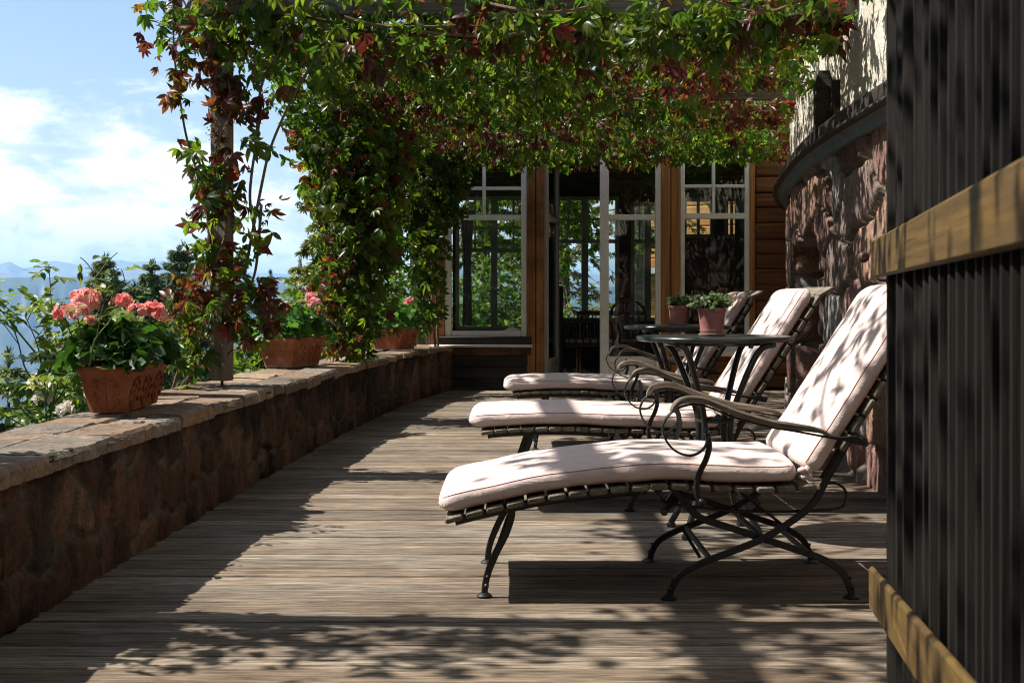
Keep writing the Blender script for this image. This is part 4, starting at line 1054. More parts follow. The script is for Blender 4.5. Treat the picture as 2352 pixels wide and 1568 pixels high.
geranium((P1[0], P1[1], .62), R(1.5), .27, .70, .20, 430, [hd(197, 693, 5.50, .046), hd(150, 722, 5.40, .037), hd(178, 718, 5.35, .034), hd(206, 738, 5.42, .015), hd(280, 696, 5.75, .036), hd(312, 717, 5.72, .033), hd(352, 722, 5.85, .045)], 'salmon flowered geranium in the largest planter, with dark round leaves', 1, bright=.75)
P2 = (-1.475, 9.15, .456); planter(P2, R(-24), .20, .36, .20, .05, 'sunlit terracotta planter with leaf relief, between the timber post and the creeper column', (1, 2), True)
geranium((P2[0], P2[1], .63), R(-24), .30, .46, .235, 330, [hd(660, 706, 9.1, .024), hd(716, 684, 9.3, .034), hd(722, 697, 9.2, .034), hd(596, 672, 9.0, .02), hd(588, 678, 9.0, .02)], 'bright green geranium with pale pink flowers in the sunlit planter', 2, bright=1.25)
P3 = (-1.075, 12.45, .456); planter(P3, R(-20), .24, .36, .185, .05, 'weathered terracotta planter farthest along the parapet by the sunroom', (1, 2), True)
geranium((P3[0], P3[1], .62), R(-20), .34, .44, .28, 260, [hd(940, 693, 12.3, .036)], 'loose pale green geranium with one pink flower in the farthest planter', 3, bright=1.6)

# ================================================================== black shutter door in the right foreground
M_ebony = wood_mat('black_stained_wood', (0.003, 0.0025, 0.002), (0.027, 0.023, 0.019), 2, 90, 2.5, 0.5, 0.75, spec=0.18)
M_batten = wood_mat('yellow_batten', (0.060, 0.038, 0.011), (0.27, 0.16, 0.038), 0, 55, 2.0, 0.4, 0.6, blotch=((0.10, 0.062, 0.022), 7.0))
dX, dY = fx(2041, 2.8), 2.8
dr = empty('ribbed_door', (dX, dY, 0), 'black ribbed wooden door with two yellow battens, standing open in the right foreground', 'door')
dr.rotation_euler = (0, 0, math.atan2(-1, -0.186))       # local +x runs from the free edge towards the camera
# local y: towards the wall is -? ; terrace side has world -X
side = -1 if (Matrix.Rotation(dr.rotation_euler.z, 3, 'Z') @ Vector((0, 1, 0))).x > 0 else 1
W_ = 2.3; zb, zt_ = 0.05, 2.15
def dbox(m, x0, x1, y0, y1, z0, z1, b=.004): m.cbox(x0, x1, min(side*y0, side*y1), max(side*y0, side*y1), z0, z1, b)
m = MB(); dbox(m, 0.003, W_, -.03, 0.0, zb, zt_, .003); m.build('door_panel', M_ebony, dr)
m = MB(); r9 = random.Random(4); nb = 23; pitch = W_/nb
def rib(x0, x1, z0, z1, e0, e1):
    """a narrow fluted rib whose two ends run out to a point"""
    h = r9.uniform(.020, .025); q = (x1-x0)*.26; xm = (x0+x1)/2; o = .0006
    z0 += r9.uniform(-.006, .006); z1 += r9.uniform(-.006, .006)
    vs = [(xm, side*o, z0), (x0, side*o, z0+e0), (x0+q, side*h, z0+e0*1.5), (x1-q, side*h, z0+e0*1.5), (x1, side*o, z0+e0), (x0, side*o, z1-e1), (x0+q, side*h, z1-e1*1.5), (x1-q, side*h, z1-e1*1.5), (x1, side*o, z1-e1), (xm, side*o, z1)]
    m.add(vs, [(0, 1, 2), (0, 2, 3), (0, 3, 4), (1, 5, 6, 2), (2, 6, 7, 3), (3, 7, 8, 4), (9, 6, 5), (9, 7, 6), (9, 8, 7)])
xr = [(2.8-758/(2047+21.5*k-1759))*1.017 for k in range(16)]; xr += [xr[-1]+.062*(k+1) for k in range(13)]
for k in range(len(xr)-1):
    x0 = xr[k] + .010; x1 = x0 + (xr[k+1]-xr[k])*.44
    zlow = .34 + .105*x0
    rib(x0, x1, .06, zt_-.05, .03, .03)
m.build('ribs', M_ebony, dr, smooth=False)
m = MB(); m.cbox(.020, W_, min(side*.0262, side*.037), max(side*.0262, side*.037), .945, 1.022, .005); m.build('batten', M_batten, dr)
m = MB(); Mb = Matrix.Translation((.006, 0, .312)) @ Matrix.Rotation(-math.atan(.105), 4, 'Y'); m.cbox(0, W_*1.02, min(side*.0262, side*.040), max(side*.0262, side*.040), -.043, .043, .005, Mb); m.build('batten', M_batten, dr)
m = MB(); m.lathe([(0, -.02), (.006, -.02), (.006, .006), (.010, .009), (.012, .013), (.012, .022), (.007, .027), (0, .028)], 12, (0, 0, 0)); 
k = m.build('knob', plain_mat('red_brown_knob', (.12, .05, .045), .5), dr); k.location = (-.012, side*.048, .99); k.rotation_euler = (0, R(-90), 0)
# ================================================================== pergola
pg = empty('pergola', (-1.5, 7.1, .45), 'weathered timber pergola of posts and cross beams over the terrace', 'pergola')
def pk(o): return keep(o, pg)
def post_at(x, y, tw=4, w=.092):
    m = MB(); Mz = Matrix.Translation((x, y, 0)) @ Matrix.Rotation(R(tw), 4, 'Z'); m.cbox(-w/2, w/2, -w/2, w/2, .482, 2.378, .006, Mz)
    o = pk(m.build('post', M_grey_wood, pg)); m = MB(); m.tube([(x, y, .44), (x, y, .49)], .008, 8); m.lathe([(0, .446), (.022, .446), (.022, .452), (0, .452)], 10, (x, y, 0)); m.build('pin', M_iron_dark, o)
PY = [(-1.55, 3.9), (-1.514, 7.13), (-1.30, 10.2), (-.93, 13.2)]
for x, y in PY: post_at(x, y, -14)
def beam(y, x0, x1, z0, z1, th=.075):
    m = MB(); c = .03
    vs = [(x0+c, z0), (x1, z0), (x1, z1), (x0, z1), (x0, z0+c*1.2)]
    n = len(vs); V = [Vector((a, y-th/2, b)) for a, b in vs] + [Vector((a, y+th/2, b)) for a, b in vs]
    m.add(V, [tuple(range(n))[::-1], tuple(range(n, 2*n))] + [(i, (i+1) % n, n+(i+1) % n, n+i) for i in range(n)])
    pk(m.build('beam', M_beam_wood, pg))
beam(7.1, -1.675, path_at_y(HOU, 7.1)+.02, 2.381, 2.52); beam(10.2, -1.50, path_at_y(HOU, 10.2)+.02, 2.395, 2.52); beam(3.9, -1.70, path_at_y(HOU, 3.9)+.02, 2.381, 2.52); beam(.8, -1.7, 1.38, 2.381, 2.52); beam(12.9, -1.2, path_at_y(HOU, 12.9), 2.45, 2.56)
m = MB(); w = .042
for (a, b) in (((-1.53, -1.5), (-1.50, 7.1)), ((-1.50, 7.1), (-1.32, 10.2)), ((-1.32, 10.2), (-.93, 13.4))):
    m.add([(a[0]-w, a[1], 2.524), (a[0]+w, a[1], 2.524), (b[0]+w, b[1]+.005, 2.524), (b[0]-w, b[1]+.005, 2.524), (a[0]-w, a[1], 2.62), (a[0]+w, a[1], 2.62), (b[0]+w, b[1]+.005, 2.62), (b[0]-w, b[1]+.005, 2.62)], [(0, 1, 2, 3), (4, 5, 6, 7), (0, 1, 5, 4), (1, 2, 6, 5), (2, 3, 7, 6), (3, 0, 4, 7)])
pk(m.build('long_beam', M_beam_wood, pg))

# ================================================================== creeper
def vine_leaves(root, pos, red, size, down=0.6, normal_out=None, yellow=.08, T=PALM_T, F=PALM_F, seed=0, dark=1.0, name='foliage', mat=None, csc=3.0):
    n = len(pos); ax = rng.normal(0, .55, (n, 3)); ax[:, 2] -= down
    nr = rng.normal(0, .45, (n, 3)); nr += np.array(normal_out if normal_out is not None else (0, -.3, .8))
    c = vine_colors(pos, red, yellow, csc, seed)*dark
    o = scatter(name, T, F, pos, ax, nr, (.42 + .85*rng.random(n)**1.1)*size, c, mat or M_leaf, root, .18); return keep(o, root)
def blob(cl, d, sd=.10):
    """cl: (px, py, rx, ry, n) clusters on the photo at distance d -> world points"""
    out = []
    for x, y, rx, ry, n in cl:
        dd = d + rng.normal(0, sd, n)
        px = x + np.clip(rng.normal(0, .55, n), -1.15, 1.15)*rx; py = y + np.clip(rng.normal(0, .55, n), -1.15, 1.15)*ry
        out.append(np.stack([fx(px, d), dd, fz(py, d)], 1))
    return np.concatenate(out)
def stems(root, paths, r=.008, mat=None, name='stems'):
    m = MB()
    for P in paths:
        q = smooth_path(P, 6); k = len(q); m.tube(q, [r*(1-.45*i/k) for i in range(k)], 6)
    return keep(m.build(name, mat or M_stem, root), root)
def berries(root, cl, d):
    m = MB(); g = random.Random(2)
    for x, y, rx, n in cl:
        for _ in range(n): m.ball((fx(x+g.gauss(0, rx*.5), d), d+g.gauss(-.05, .03), fz(y+g.gauss(0, rx*.5), d)), g.uniform(.003, .0055), nu=5, nv=4)
    return keep(m.build('berries', plain_mat('berry_brown', (.20, .09, .03), .6) if 'berry_brown' not in bpy.data.materials else bpy.data.materials['berry_brown'], root), root)

# --- on the near post
v1 = empty('climbing_vine', (-1.51, 7.1, .46), 'reddish creeper winding up the bare timber post left of the sunlit planter', 'vine', 'creepers on the pergola')
up = blob([(430, 30, 95, 45, 52), (500, 110, 75, 55, 46), (415, 130, 50, 60, 30), (540, 190, 50, 60, 32), (600, 80, 70, 50, 40), (380, 50, 60, 60, 28), (640, 150, 50, 50, 30)], 7.1)
dn = blob([(405, 225, 30, 28, 15), (520, 235, 42, 45, 26), (575, 245, 30, 36, 14), (450, 365, 30, 40, 12), (520, 400, 60, 36, 24), (510, 460, 70, 42, 34), (595, 485, 32, 40, 16), (452, 490, 28, 40, 9), (470, 590, 24, 46, 12), (545, 605, 50, 36, 18)], 7.05)
low = blob([(500, 660, 95, 45, 60), (545, 720, 80, 55, 56), (430, 745, 50, 60, 60), (460, 690, 50, 40, 34), (600, 690, 50, 50, 30), (425, 830, 34, 45, 26), (580, 770, 40, 30, 18)], 7.03)
mid = blob([(508, 150, 26, 60, 22), (505, 240, 24, 50, 18), (508, 380, 24, 60, 14), (500, 470, 26, 50, 16), (512, 560, 24, 40, 10)], 7.02, .05)
big = blob([(583, 315, 22, 22, 7), (595, 345, 30, 20, 6), (455, 420, 26, 40, 9), (590, 540, 30, 30, 8), (445, 540, 25, 40, 9), (470, 595, 20, 30, 8)], 7.0, .05)
def vset(root, pos, *a, **k): vine_leaves(root, pos, *a, **k)
allp = np.concatenate([up, dn, low]); redp = .42
vine_leaves(v1, np.concatenate([up, dn, mid]), .40, .078, .5, (0.0, -.5, .5), .10, seed=1)
vine_leaves(v1, low, .62, .082, .45, (0.0, -.6, .5), .08, seed=2, name='lower_foliage')
vine_leaves(v1, big, .12, .105, .6, (.1, -.8, .3), .55, T=TRI_T, F=TRI_F, seed=3, name='young_leaves')
px = lambda x, y, d=7.08: (fx(x, d), d, fz(y, d))
stems(v1, [[px(405, 905, 7.2), px(440, 860, 7.15), px(480, 700, 7.05), px(498, 600, 7.0), px(525, 500, 7.0), px(487, 420, 7.02), px(500, 330, 7.0), px(530, 250, 7.0), px(520, 120, 7.05), px(560, 20)],
           [px(395, 900, 7.2), px(430, 780, 7.1), px(470, 640, 7.02), px(480, 540, 7.0), px(465, 440, 7.03), px(432, 330), px(415, 240), px(400, 120), px(398, 10)],
           [px(592, 560), px(575, 470), px(578, 400), px(593, 300), px(600, 230), px(585, 170), px(590, 60)],
           [px(560, 640), px(600, 430), px(625, 330), px(680, 210), px(740, 110), px(790, 30)], [px(588, 350), px(600, 200), px(640, 120), px(650, 80)],
           [px(380, 930, 7.15), px(420, 880, 7.1), px(445, 850, 7.1)], [px(600, 470), px(590, 600), px(575, 660), px(545, 750)]], .0085)
berries(v1, [(435, 700, 26, 60), (470, 720, 26, 60), (415, 740, 20, 40), (505, 295, 18, 30), (490, 310, 14, 20), (395, 720, 14, 20)], 6.95)

# --- thick column on the second post
v2 = empty('climbing_vine', (-1.28, 10.2, .46), 'dense green and red creeper column hiding the second pergola post', 'vine', 'creepers on the pergola')
D2 = 10.1
a = blob([(735, 310, 75, 60, 200), (780, 400, 75, 70, 260), (830, 320, 90, 70, 240), (820, 510, 80, 80, 320), (800, 610, 70, 60, 230), (850, 430, 70, 70, 200), (830, 690, 70, 60, 230), (812, 770, 55, 50, 150), (868, 570, 46, 60, 150), (775, 480, 40, 90, 130), (880, 400, 60, 80, 240), (905, 325, 80, 50, 220), (760, 380, 50, 60, 120)], D2, .16)
b = blob([(690, 290, 40, 60, 50), (722, 440, 30, 60, 44), (742, 545, 26, 50, 40), (752, 650, 40, 50, 66), (750, 720, 40, 50, 60), (770, 780, 36, 40, 50), (655, 120, 90, 70, 150), (680, 215, 60, 50, 90)], D2, .12)
vine_leaves(v2, a, .12, .082, .8, (-.3, -.8, .4), .14, seed=4)
vine_leaves(v2, b, .45, .075, .6, (-.5, -.6, .4), .22, seed=5, name='red_foliage')
stems(v2, [[(fx(800, D2), D2, .46), (fx(790, D2), D2-.1, 1.0), (fx(810, D2), D2-.08, 1.6), (fx(800, D2), D2, 2.3)], [(fx(830, D2), D2+.1, .46), (fx(850, D2), D2, 1.1), (fx(820, D2), D2+.05, 1.9), (fx(780, D2), D2, 2.4)]], .014)
# --- dark corner by the sunroom
v3 = empty('climbing_vine', (-.95, 13.3, .46), 'dark green creeper massed in the corner beside the sunroom window', 'vine', 'creepers on the pergola')
D3 = 13.0
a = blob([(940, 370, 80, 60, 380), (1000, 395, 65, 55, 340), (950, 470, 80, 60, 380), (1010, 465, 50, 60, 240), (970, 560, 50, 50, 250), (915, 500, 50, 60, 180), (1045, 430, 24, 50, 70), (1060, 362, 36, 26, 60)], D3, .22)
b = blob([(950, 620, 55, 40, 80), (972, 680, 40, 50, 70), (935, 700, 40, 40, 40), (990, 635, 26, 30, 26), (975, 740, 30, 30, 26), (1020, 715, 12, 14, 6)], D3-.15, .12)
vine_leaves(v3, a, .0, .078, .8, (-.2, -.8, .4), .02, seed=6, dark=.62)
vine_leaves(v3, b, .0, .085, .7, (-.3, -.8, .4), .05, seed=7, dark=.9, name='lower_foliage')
stems(v3, [[(fx(1000, D3), D3, .46), (fx(985, D3), D3, .95), (fx(960, D3), D3-.05, 1.3), (fx(975, D3), D3, 1.9), (fx(990, D3), D3, 2.4)], [(fx(1005, D3), D3+.1, .46), (fx(1000, D3), D3, 1.0), (fx(985, D3), D3-.05, 1.5)]], .012)

# --- roof of leaves over the pergola
v4 = empty('climbing_vine', (0.0, 10.0, 2.38), 'sheet of green and red creeper covering the pergola roof', 'vine', 'creepers on the pergola')
def roof_points(n, y0, y1, zlo, zhi, thin=None, xpad=0.12):
    y = rng.uniform(y0, y1, n); xl = np.interp(y, [p[1] for p in PY], [p[0] for p in PY]) - xpad
    xr = np.array([path_at_y(HOU, v) for v in y]) - .03
    x = xl + (xr-xl)*rng.random(n); z = rng.uniform(zlo, zhi, n) + .07*(fbm(x*1.3+9, y*1.3+9, 5, 3)-.5)*2
    p = np.stack([x, y, z], 1)
    if thin is not None:
        k = fbm(x*thin[0]+3, y*thin[0]+7, thin[2], 3); p = p[k > np.quantile(k, thin[1])]
    return p
far = roof_points(12500, 6.9, 13.55, 2.24, 2.62, (1.6, .12, 12))
qx = 1176+far[:, 0]*FPX/far[:, 1]; qy = HZ-(far[:, 2]-EYE)*FPX/far[:, 1]
far = far[~((qx > 1640) & (qx < 1835) & (qy > 192) & (qy < 230) & (far[:, 1] < 10.2))]      # the second beam shows through near the wall
# right-hand end is redder
rp = far[:, 0] > .9
vine_leaves(v4, far[~rp], .23, .084, .45, (0, -.35, .6), .20, seed=8, dark=.85, csc=1.1)
vine_leaves(v4, far[rp], .36, .086, .5, (0, -.35, .6), .12, seed=9, name='red_foliage', csc=1.1)
near = roof_points(4200, 2.2, 6.7, 2.34, 2.68, (1.5, .20, 14))
vine_leaves(v4, near, .2, .080, .4, (0, 0, .9), .08, seed=10, name='near_foliage')
beh = roof_points(2200, -2.4, 2.2, 2.34, 2.66, (1.2, .2, 15)); vine_leaves(v4, beh, .2, .085, .4, (0, 0, .9), .08, seed=16, name='near_foliage')
ph = np.stack([rng.uniform(-1.98, -1.63, 420), rng.normal(3.72, .17, 420), rng.uniform(.85, 2.4, 420)], 1); ph = ph[ph[:, 1] < 4.0]
vine_leaves(v4, ph, .3, .085, .5, (-.3, 0, .7), .08, seed=17, name='near_foliage')
# unseen creeper curtain added beside and behind the viewer to cut sky light
hc = np.stack([rng.uniform(-1.85, -1.5, 3400), rng.uniform(-2.4, 2.95, 3400), rng.uniform(.5, 2.45, 3400)], 1)
vine_leaves(v4, hc, .25, .105, .6, (-.4, 0, .5), .08, seed=18, name='unseen_blocker_vine', T=TRI_T, F=TRI_F)
# fringe hanging down at the far end and from the first beam
fr_ = blob([(1130, 335, 70, 18, 90), (1250, 345, 60, 20, 95), (1290, 345, 40, 20, 50), (1400, 330, 70, 16, 80), (1500, 340, 60, 18, 70), (1620, 325, 70, 20, 90), (1720, 330, 60, 22, 90), (1790, 290, 40, 50, 80), (1490, 372, 16, 10, 10), (1740, 354, 30, 14, 22), (1190, 366, 34, 20, 50), (1285, 372, 26, 18, 34), (1440, 356, 40, 16, 40), (1590, 348, 40, 14, 30), (1100, 352, 36, 18, 40)], 12.6, .3)
vine_leaves(v4, fr_, .03, .070, .8, (0, -.7, .4), .16, seed=11, name='fringe')
fr2 = blob([(1760, 120, 90, 46, 130), (1640, 190, 40, 30, 40), (1790, 262, 40, 26, 40)], 10.0, .35)
vine_leaves(v4, fr2, .55, .078, .6, (0, -.6, .4), .12, seed=12, name='red_foliage')
fr3 = blob([(1880, 25, 70, 30, 50), (1750, 30, 80, 30, 50), (1650, 60, 80, 40, 60), (1930, 15, 36, 20, 14), (1500, 60, 90, 40, 60), (1330, 70, 100, 40, 70), (1150, 60, 100, 40, 60), (960, 90, 100, 45, 70), (800, 110, 80, 50, 60)], 6.95, .18)
vine_leaves(v4, fr3, .20, .102, .6, (0, -.6, .4), .12, seed=13, name='fringe', dark=.85, csc=1.4)
PT = []
for k in range(44):
    y = rng.uniform(6.8, 13.3) if k > 10 else rng.uniform(2.2, 6.8); xl = -1.4; z = rng.uniform(2.40, 2.58)
    PT.append([(xl + 3.2*i/6 , y + rng.normal(0, .18), z + rng.normal(0, .05)) for i in range(7)])
for k in range(18):
    x = rng.uniform(-1.4, 1.6); PT.append([(x + rng.normal(0, .12), 6.8 + 6.6*i/7, rng.uniform(2.40, 2.55)) for i in range(8)])
PT.append([px(905, 55, 6.9), px(980, 75, 6.9), px(1100, 82, 6.9), px(1230, 78, 6.9), px(1400, 85, 6.9)]); PT.append([px(790, 40, 6.9), px(860, 58, 6.9), px(990, 62, 6.9), px(1150, 55, 6.9)])
stems(v4, PT, .010)
berries(v4, [(1500, 270, 60, 90), (1590, 300, 50, 70), (1700, 280, 60, 120), (1640, 170, 50, 60), (1745, 215, 40, 60), (1330, 310, 40, 40)], 12.2)

# ================================================================== roses left of the planter
M_rose_leaf = leaf_mat('rose_leaf', .35, .4, 1.7)
ROSE = np.array([(.17, .25, .03), (.21, .28, .035), (.13, .21, .025), (.09, .16, .04), (.24, .28, .05)])
def rose_bush(loc, label, seed, canes, nl, blooms=(), size=.05):
    g = np.random.default_rng(seed); root = empty('rose_bush', loc, label, 'rose bush', 'rose bushes behind the parapet'); m = MB(); pos = []; ax = []; nr = []; paths = []
    for P in canes:
        q = smooth_path(P, 6); k = len(q); m.tube(q, [.0045*(1-.6*i/k) for i in range(k)], 6); paths.append(q)
        for _ in range(max(2, len(P)-1)):
            i = g.integers(k//3, k); b = q[i]; d = Vector(g.normal(0, 1, 3)); d.z = abs(d.z)*.8; d = d.normalized()*g.uniform(.06, .2); tw = smooth_path([b, b+d*.6+Vector((0, 0, .01)), b+d], 4); m.tube(tw, [.002]*len(tw), 5); paths.append(tw)
    for k in range(nl):
        q = paths[g.integers(0, len(paths))]; i = int(len(q)*g.uniform(.3, 1)**.7); i = min(i, len(q)-1); b = q[i]; d = Vector(g.normal(0, 1, 3)); d.z = d.z*.5; d = d.normalized()
        for s_, off in ((0, 0), (1, .9), (-1, .9), (1, -.9), (-1, -.9)):
            p = b + d*size*(1.6 if s_ == 0 else 1.1 if off > 0 else .5); pos.append(p); v = d if s_ == 0 else (d + Vector((-d.y, d.x, 0))*s_*1.1); ax.append(v+Vector((0, 0, -.15))); nr.append(Vector((g.normal(0, .3), g.normal(0, .3)-.15, .9)))
    n = len(pos); o = scatter('foliage', SING_T, SING_F, np.array(pos), np.array(ax), np.array(nr), g.uniform(.7, 1.1, n)*size, ROSE[g.integers(0, 5, n)], M_rose_leaf, root, .15); keep(o, root)
    keep(m.build('canes', M_greenstem, root), root)
    for i, (c, rad) in enumerate(blooms): keep(flower_head('flower', c, rad, 12, root, seed*7+i, [(.86, .80, .70), (.88, .84, .78)], rad*.9), root)
    return root
w = lambda x, y, d: (fx(x, d), d, fz(y, d))
dR = 5.75
rose_bush(w(100, 1000, dR), 'light green rose bush with bare canes at the left edge, behind the parapet', 21,
  [[w(108, 1010, dR), w(105, 930, dR), w(100, 860, dR), w(85, 790, dR-.05), w(60, 730, dR-.1)], [w(108, 1000, dR), w(120, 930, dR), w(150, 800, dR), w(130, 730, dR), w(118, 700, dR)], [w(104, 980, dR), w(60, 950, dR), w(20, 900, dR), w(-20, 860, dR)], [w(105, 950, dR), w(130, 920, dR-.1), w(165, 870, dR-.2), w(205, 830, dR-.35)], [w(100, 900, dR), w(60, 850, dR), w(40, 780, dR), w(20, 730, dR)], [w(100, 880, dR), w(125, 830, dR), w(175, 760, dR-.2), w(200, 745, dR-.4)], [w(110, 1010, dR), w(40, 970, dR), w(-30, 930, dR)], [w(90, 820, dR), w(40, 760, dR), w(0, 710, dR), w(-20, 690, dR)]], 150, [(w(92, 880, 5.95), .034), (w(98, 915, 5.95), .030), (w(110, 890, 6.0), .02)], .054)
rose_bush(w(240, 800, 5.6), 'thin rose shoot rising above the salmon geranium in the largest planter', 22,
  [[w(215, 850, 5.5), w(232, 790, 5.5), w(250, 715, 5.5), w(262, 660, 5.5), w(252, 620, 5.5)], [w(256, 680, 5.5), w(275, 665, 5.5), w(300, 645, 5.5)], [w(255, 650, 5.5), w(225, 642, 5.5), w(195, 650, 5.5)], [w(205, 840, 5.3), w(215, 790, 5.25), w(225, 770, 5.2), w(250, 740, 5.2)]], 8, (), .05)
rose_bush(w(150, 1000, 6.2), 'low yellow green rose with a single white bloom behind the largest planter', 23,
  [[w(130, 1000, 6.3), w(150, 950, 6.3), w(170, 920, 6.3)], [w(140, 1000, 6.3), w(185, 940, 6.3), w(195, 900, 6.3)], [w(160, 1000, 6.3), w(120, 960, 6.3), w(90, 960, 6.3)]], 60, [(w(148, 943, 6.1), .030)], .045)

# shrubs just behind the parapet
def shrub(name, loc, rad, n, size, pal, label, seed, T=SING_T, F=SING_F, group=None, mat=None, cat='shrub'):
    g = np.random.default_rng(seed); root = empty(name, loc, label, cat, group); m = MB(); pos = []; ax = []; nr = []
    k = 16; cent = [(Vector(g.normal(0, 1, 3)).normalized()*g.uniform(.35, .85)) for _ in range(k)]
    for c in cent:
        c = Vector((c.x*rad[0], c.y*rad[1], abs(c.z)*rad[2]+rad[2]*.15)); m.tube(smooth_path([(0, 0, -.3), (c.x*.4, c.y*.4, c.z*.5), c], 4), [.012]*4 + [.007]*5, 5)
        for _ in range(n//k):
            d = Vector(g.normal(0, 1, 3)).normalized(); p = c + Vector((d.x*rad[0], d.y*rad[1], d.z*rad[2]))*.36*g.uniform(.4, 1.05); pos.append(p); ax.append(d+Vector(g.normal(0, .6, 3))); nr.append(Vector((d.x*.4, d.y*.4, .8))+Vector(g.normal(0, .35, 3)))
    n = len(pos); pal = np.array(pal); scatter('foliage', T, F, np.array(pos), np.array(ax), np.array(nr), g.uniform(.7, 1.2, n)*size, pal[g.integers(0, len(pal), n)], mat or M_leaf_soft, root, .2)
    m.build('stems', M_bark, root); return root
BR = [(.13, .22, .025), (.17, .26, .035), (.09, .17, .025), (.20, .25, .04)]
DK = [(.040, .075, .020), (.05, .09, .022), (.03, .06, .018)]
shrub('shrub', (fx(610, 9.4), 9.4, .05), (.30, .3, .62), 900, .07, BR, 'bright green leafy shrub behind the post and the sunlit planter', 31)
shrub('shrub', (fx(760, 11.5), 11.5, -.2), (.6, .4, .9), 1200, .08, BR, 'sunlit green shrub behind the second pergola post', 32)
shrub('shrub', (fx(940, 14.4)-.1, 14.6, 0), (.45, .5, 1.25), 2000, .085, BR, 'tall pale green shrub between the creeper corner and the farthest planter', 33)
shrub('shrub', (-2.3, 16.2, -.3), (.7, 1.6, 1.25), 2600, .10, BR, 'leafy shrub beyond the left windows of the sunroom', 34)
shrub('shrub', (-3.2, 8.2, -1.2), (1.3, 1.2, 1.35), 2400, .09, DK, 'dark green bush below the parapet beneath the largest planter', 35)
shrub('shrub', (-3.4, 12.4, -1.2), (1.4, 1.5, 1.5), 2600, .09, DK, 'dark bush below the parapet between post and creeper column', 36)

# ================================================================== trees
NDL = {'spruce': [(.095, .145, .045), (.12, .175, .050), (.072, .115, .040), (.17, .20, .06)], 'larch': [(.22, .23, .04), (.17, .20, .04), (.27, .26, .05), (.13, .17, .04)], 'bluespruce': [(.08, .14, .06), (.11, .17, .065), (.065, .11, .05)]}
def conifer(loc, H, Rb, kind, label, seed, levels=34, per=9, sp=16, ssz=.34, droop=.35, zmin=.12, trunk=.018, lift=.0, shape=.85, group='trees beyond the parapet', name=None, bark=None):
    g = np.random.default_rng(seed); root = empty(name or ('larch_tree' if kind == 'larch' else 'spruce_tree'), loc, label, 'tree', group); m = MB()
    k = 10; m.tube([(g.normal(0, .004*H), g.normal(0, .004*H), H*i/k) for i in range(k+1)], [max(.01, H*trunk*(1-i/k*.97)) for i in range(k+1)], 8); m.build('trunk', bark or M_bark, root)
    pos = []; ax = []; nr = []; sz = []; br = MB()
    for i in range(levels):
        t_ = zmin + (1-zmin)*(i+g.uniform(-.3, .3))/levels; t_ = min(max(t_, zmin), .995); z = H*t_
        for j in range(per):
            az = 2*np.pi*(j+g.uniform(-.4, .4))/per + i*1.3; L = (Rb*(1-t_)**shape + .04*Rb)*g.uniform(.55, 1.15)
            dirx = Vector((math.cos(az), math.sin(az), 0)); P = [Vector((0, 0, z)) + dirx*L*u + Vector((0, 0, L*(lift*u - droop*u*u + (.18*max(0, u-.7) if kind != 'larch' else -.25*max(0, u-.6))))) for u in np.linspace(0, 1, 6)]
            br.tube(P, [max(.003, .012*L*(1-u*.9)) for u in np.linspace(0, 1, 6)], 4, False)
            ns = max(4, int(sp*(2.4 if t_ > .55 else .7)*(L/Rb)**.6))
            for q in range(ns):
                u = g.uniform(.18, 1.0); a = int(u*5); a = min(a, 4); b = P[a].lerp(P[a+1], u*5-a); s_ = ssz*g.uniform(.6, 1.15)*(1.15-.45*u)*(.5+.5*min(1, L/(.6*Rb)))
                side = g.choice((-1, 1)); lat = Vector((-dirx.y, dirx.x, 0))*side
                d = dirx*g.uniform(.35, 1.0) + lat*g.uniform(.1, .9) + Vector((0, 0, g.uniform(-.85, .05) if kind != 'larch' else g.uniform(-1.0, .3)))
                pos.append(b); ax.append(d); nr.append(Vector((g.normal(0, .4), g.normal(0, .4), .8))); sz.append(s_)
            pos.append(P[-2]); ax.append(P[-1]-P[-2]); nr.append(Vector((0, 0, 1))); sz.append(ssz*(.4+.6*min(1, L/(.6*Rb))))
    for q in range(8): pos.append(Vector((0, 0, H*(.965+.004*q)))); ax.append(Vector((g.normal(0, .3), g.normal(0, .3), 1))); nr.append(Vector((1, g.normal(), 0))); sz.append(ssz*.5)
    n = len(pos); pal = np.array(NDL[kind]); c = pal[g.integers(0, len(pal), n)]
    cr = scatter('crown', SPRIG_T, SPRIG_F, np.array(pos), np.array(ax), np.array(nr), np.array(sz), c, M_needle, root, .22); br.build('branches', bark or M_bark, cr)
    return root
def tree_at(px_, ytop, d, H, Rb, kind, label, seed, **kw):
    zt = fz(ytop, d); return conifer((fx(px_, d), d, zt-H), H, Rb, kind, label, seed, **kw)
tree_at(240, 588, 40, 15, 3.6, 'spruce', 'broad dark spruce with wide top behind the geranium', 51, levels=60, per=12, ssz=.55, droop=.28, shape=.78, sp=34)
tree_at(347, 598, 46, 16, 3.0, 'spruce', 'narrow dark spruce right of the broad one, in front of the far range', 52, levels=64, per=10, ssz=.55, droop=.30, shape=.80, sp=28)
tree_at(309, 648, 43, 12, 2.6, 'spruce', 'lower spruce between the two taller dark spruces', 53, levels=52, per=11, ssz=.55, sp=30, shape=.78)
tree_at(413, 564, 55, 19, 4.0, 'bluespruce', 'tall pointed pale green conifer just left of the timber post', 54, levels=70, per=12, ssz=.65, droop=.10, lift=.15, shape=.72, sp=24)
tree_at(553, 575, 60, 18, 3.6, 'spruce', 'dark spruce partly hidden behind the timber post', 55, levels=44, per=10, ssz=.5)
tree_at(622, 622, 70, 17, 3.2, 'bluespruce', 'small hazy conifer between the post and the larch', 56, levels=40, per=9, ssz=.55)
tree_at(110, 735, 20, 9, 2.1, 'spruce', 'near dark spruce behind the rose bush', 57, levels=34, per=10, ssz=.30, sp=20)
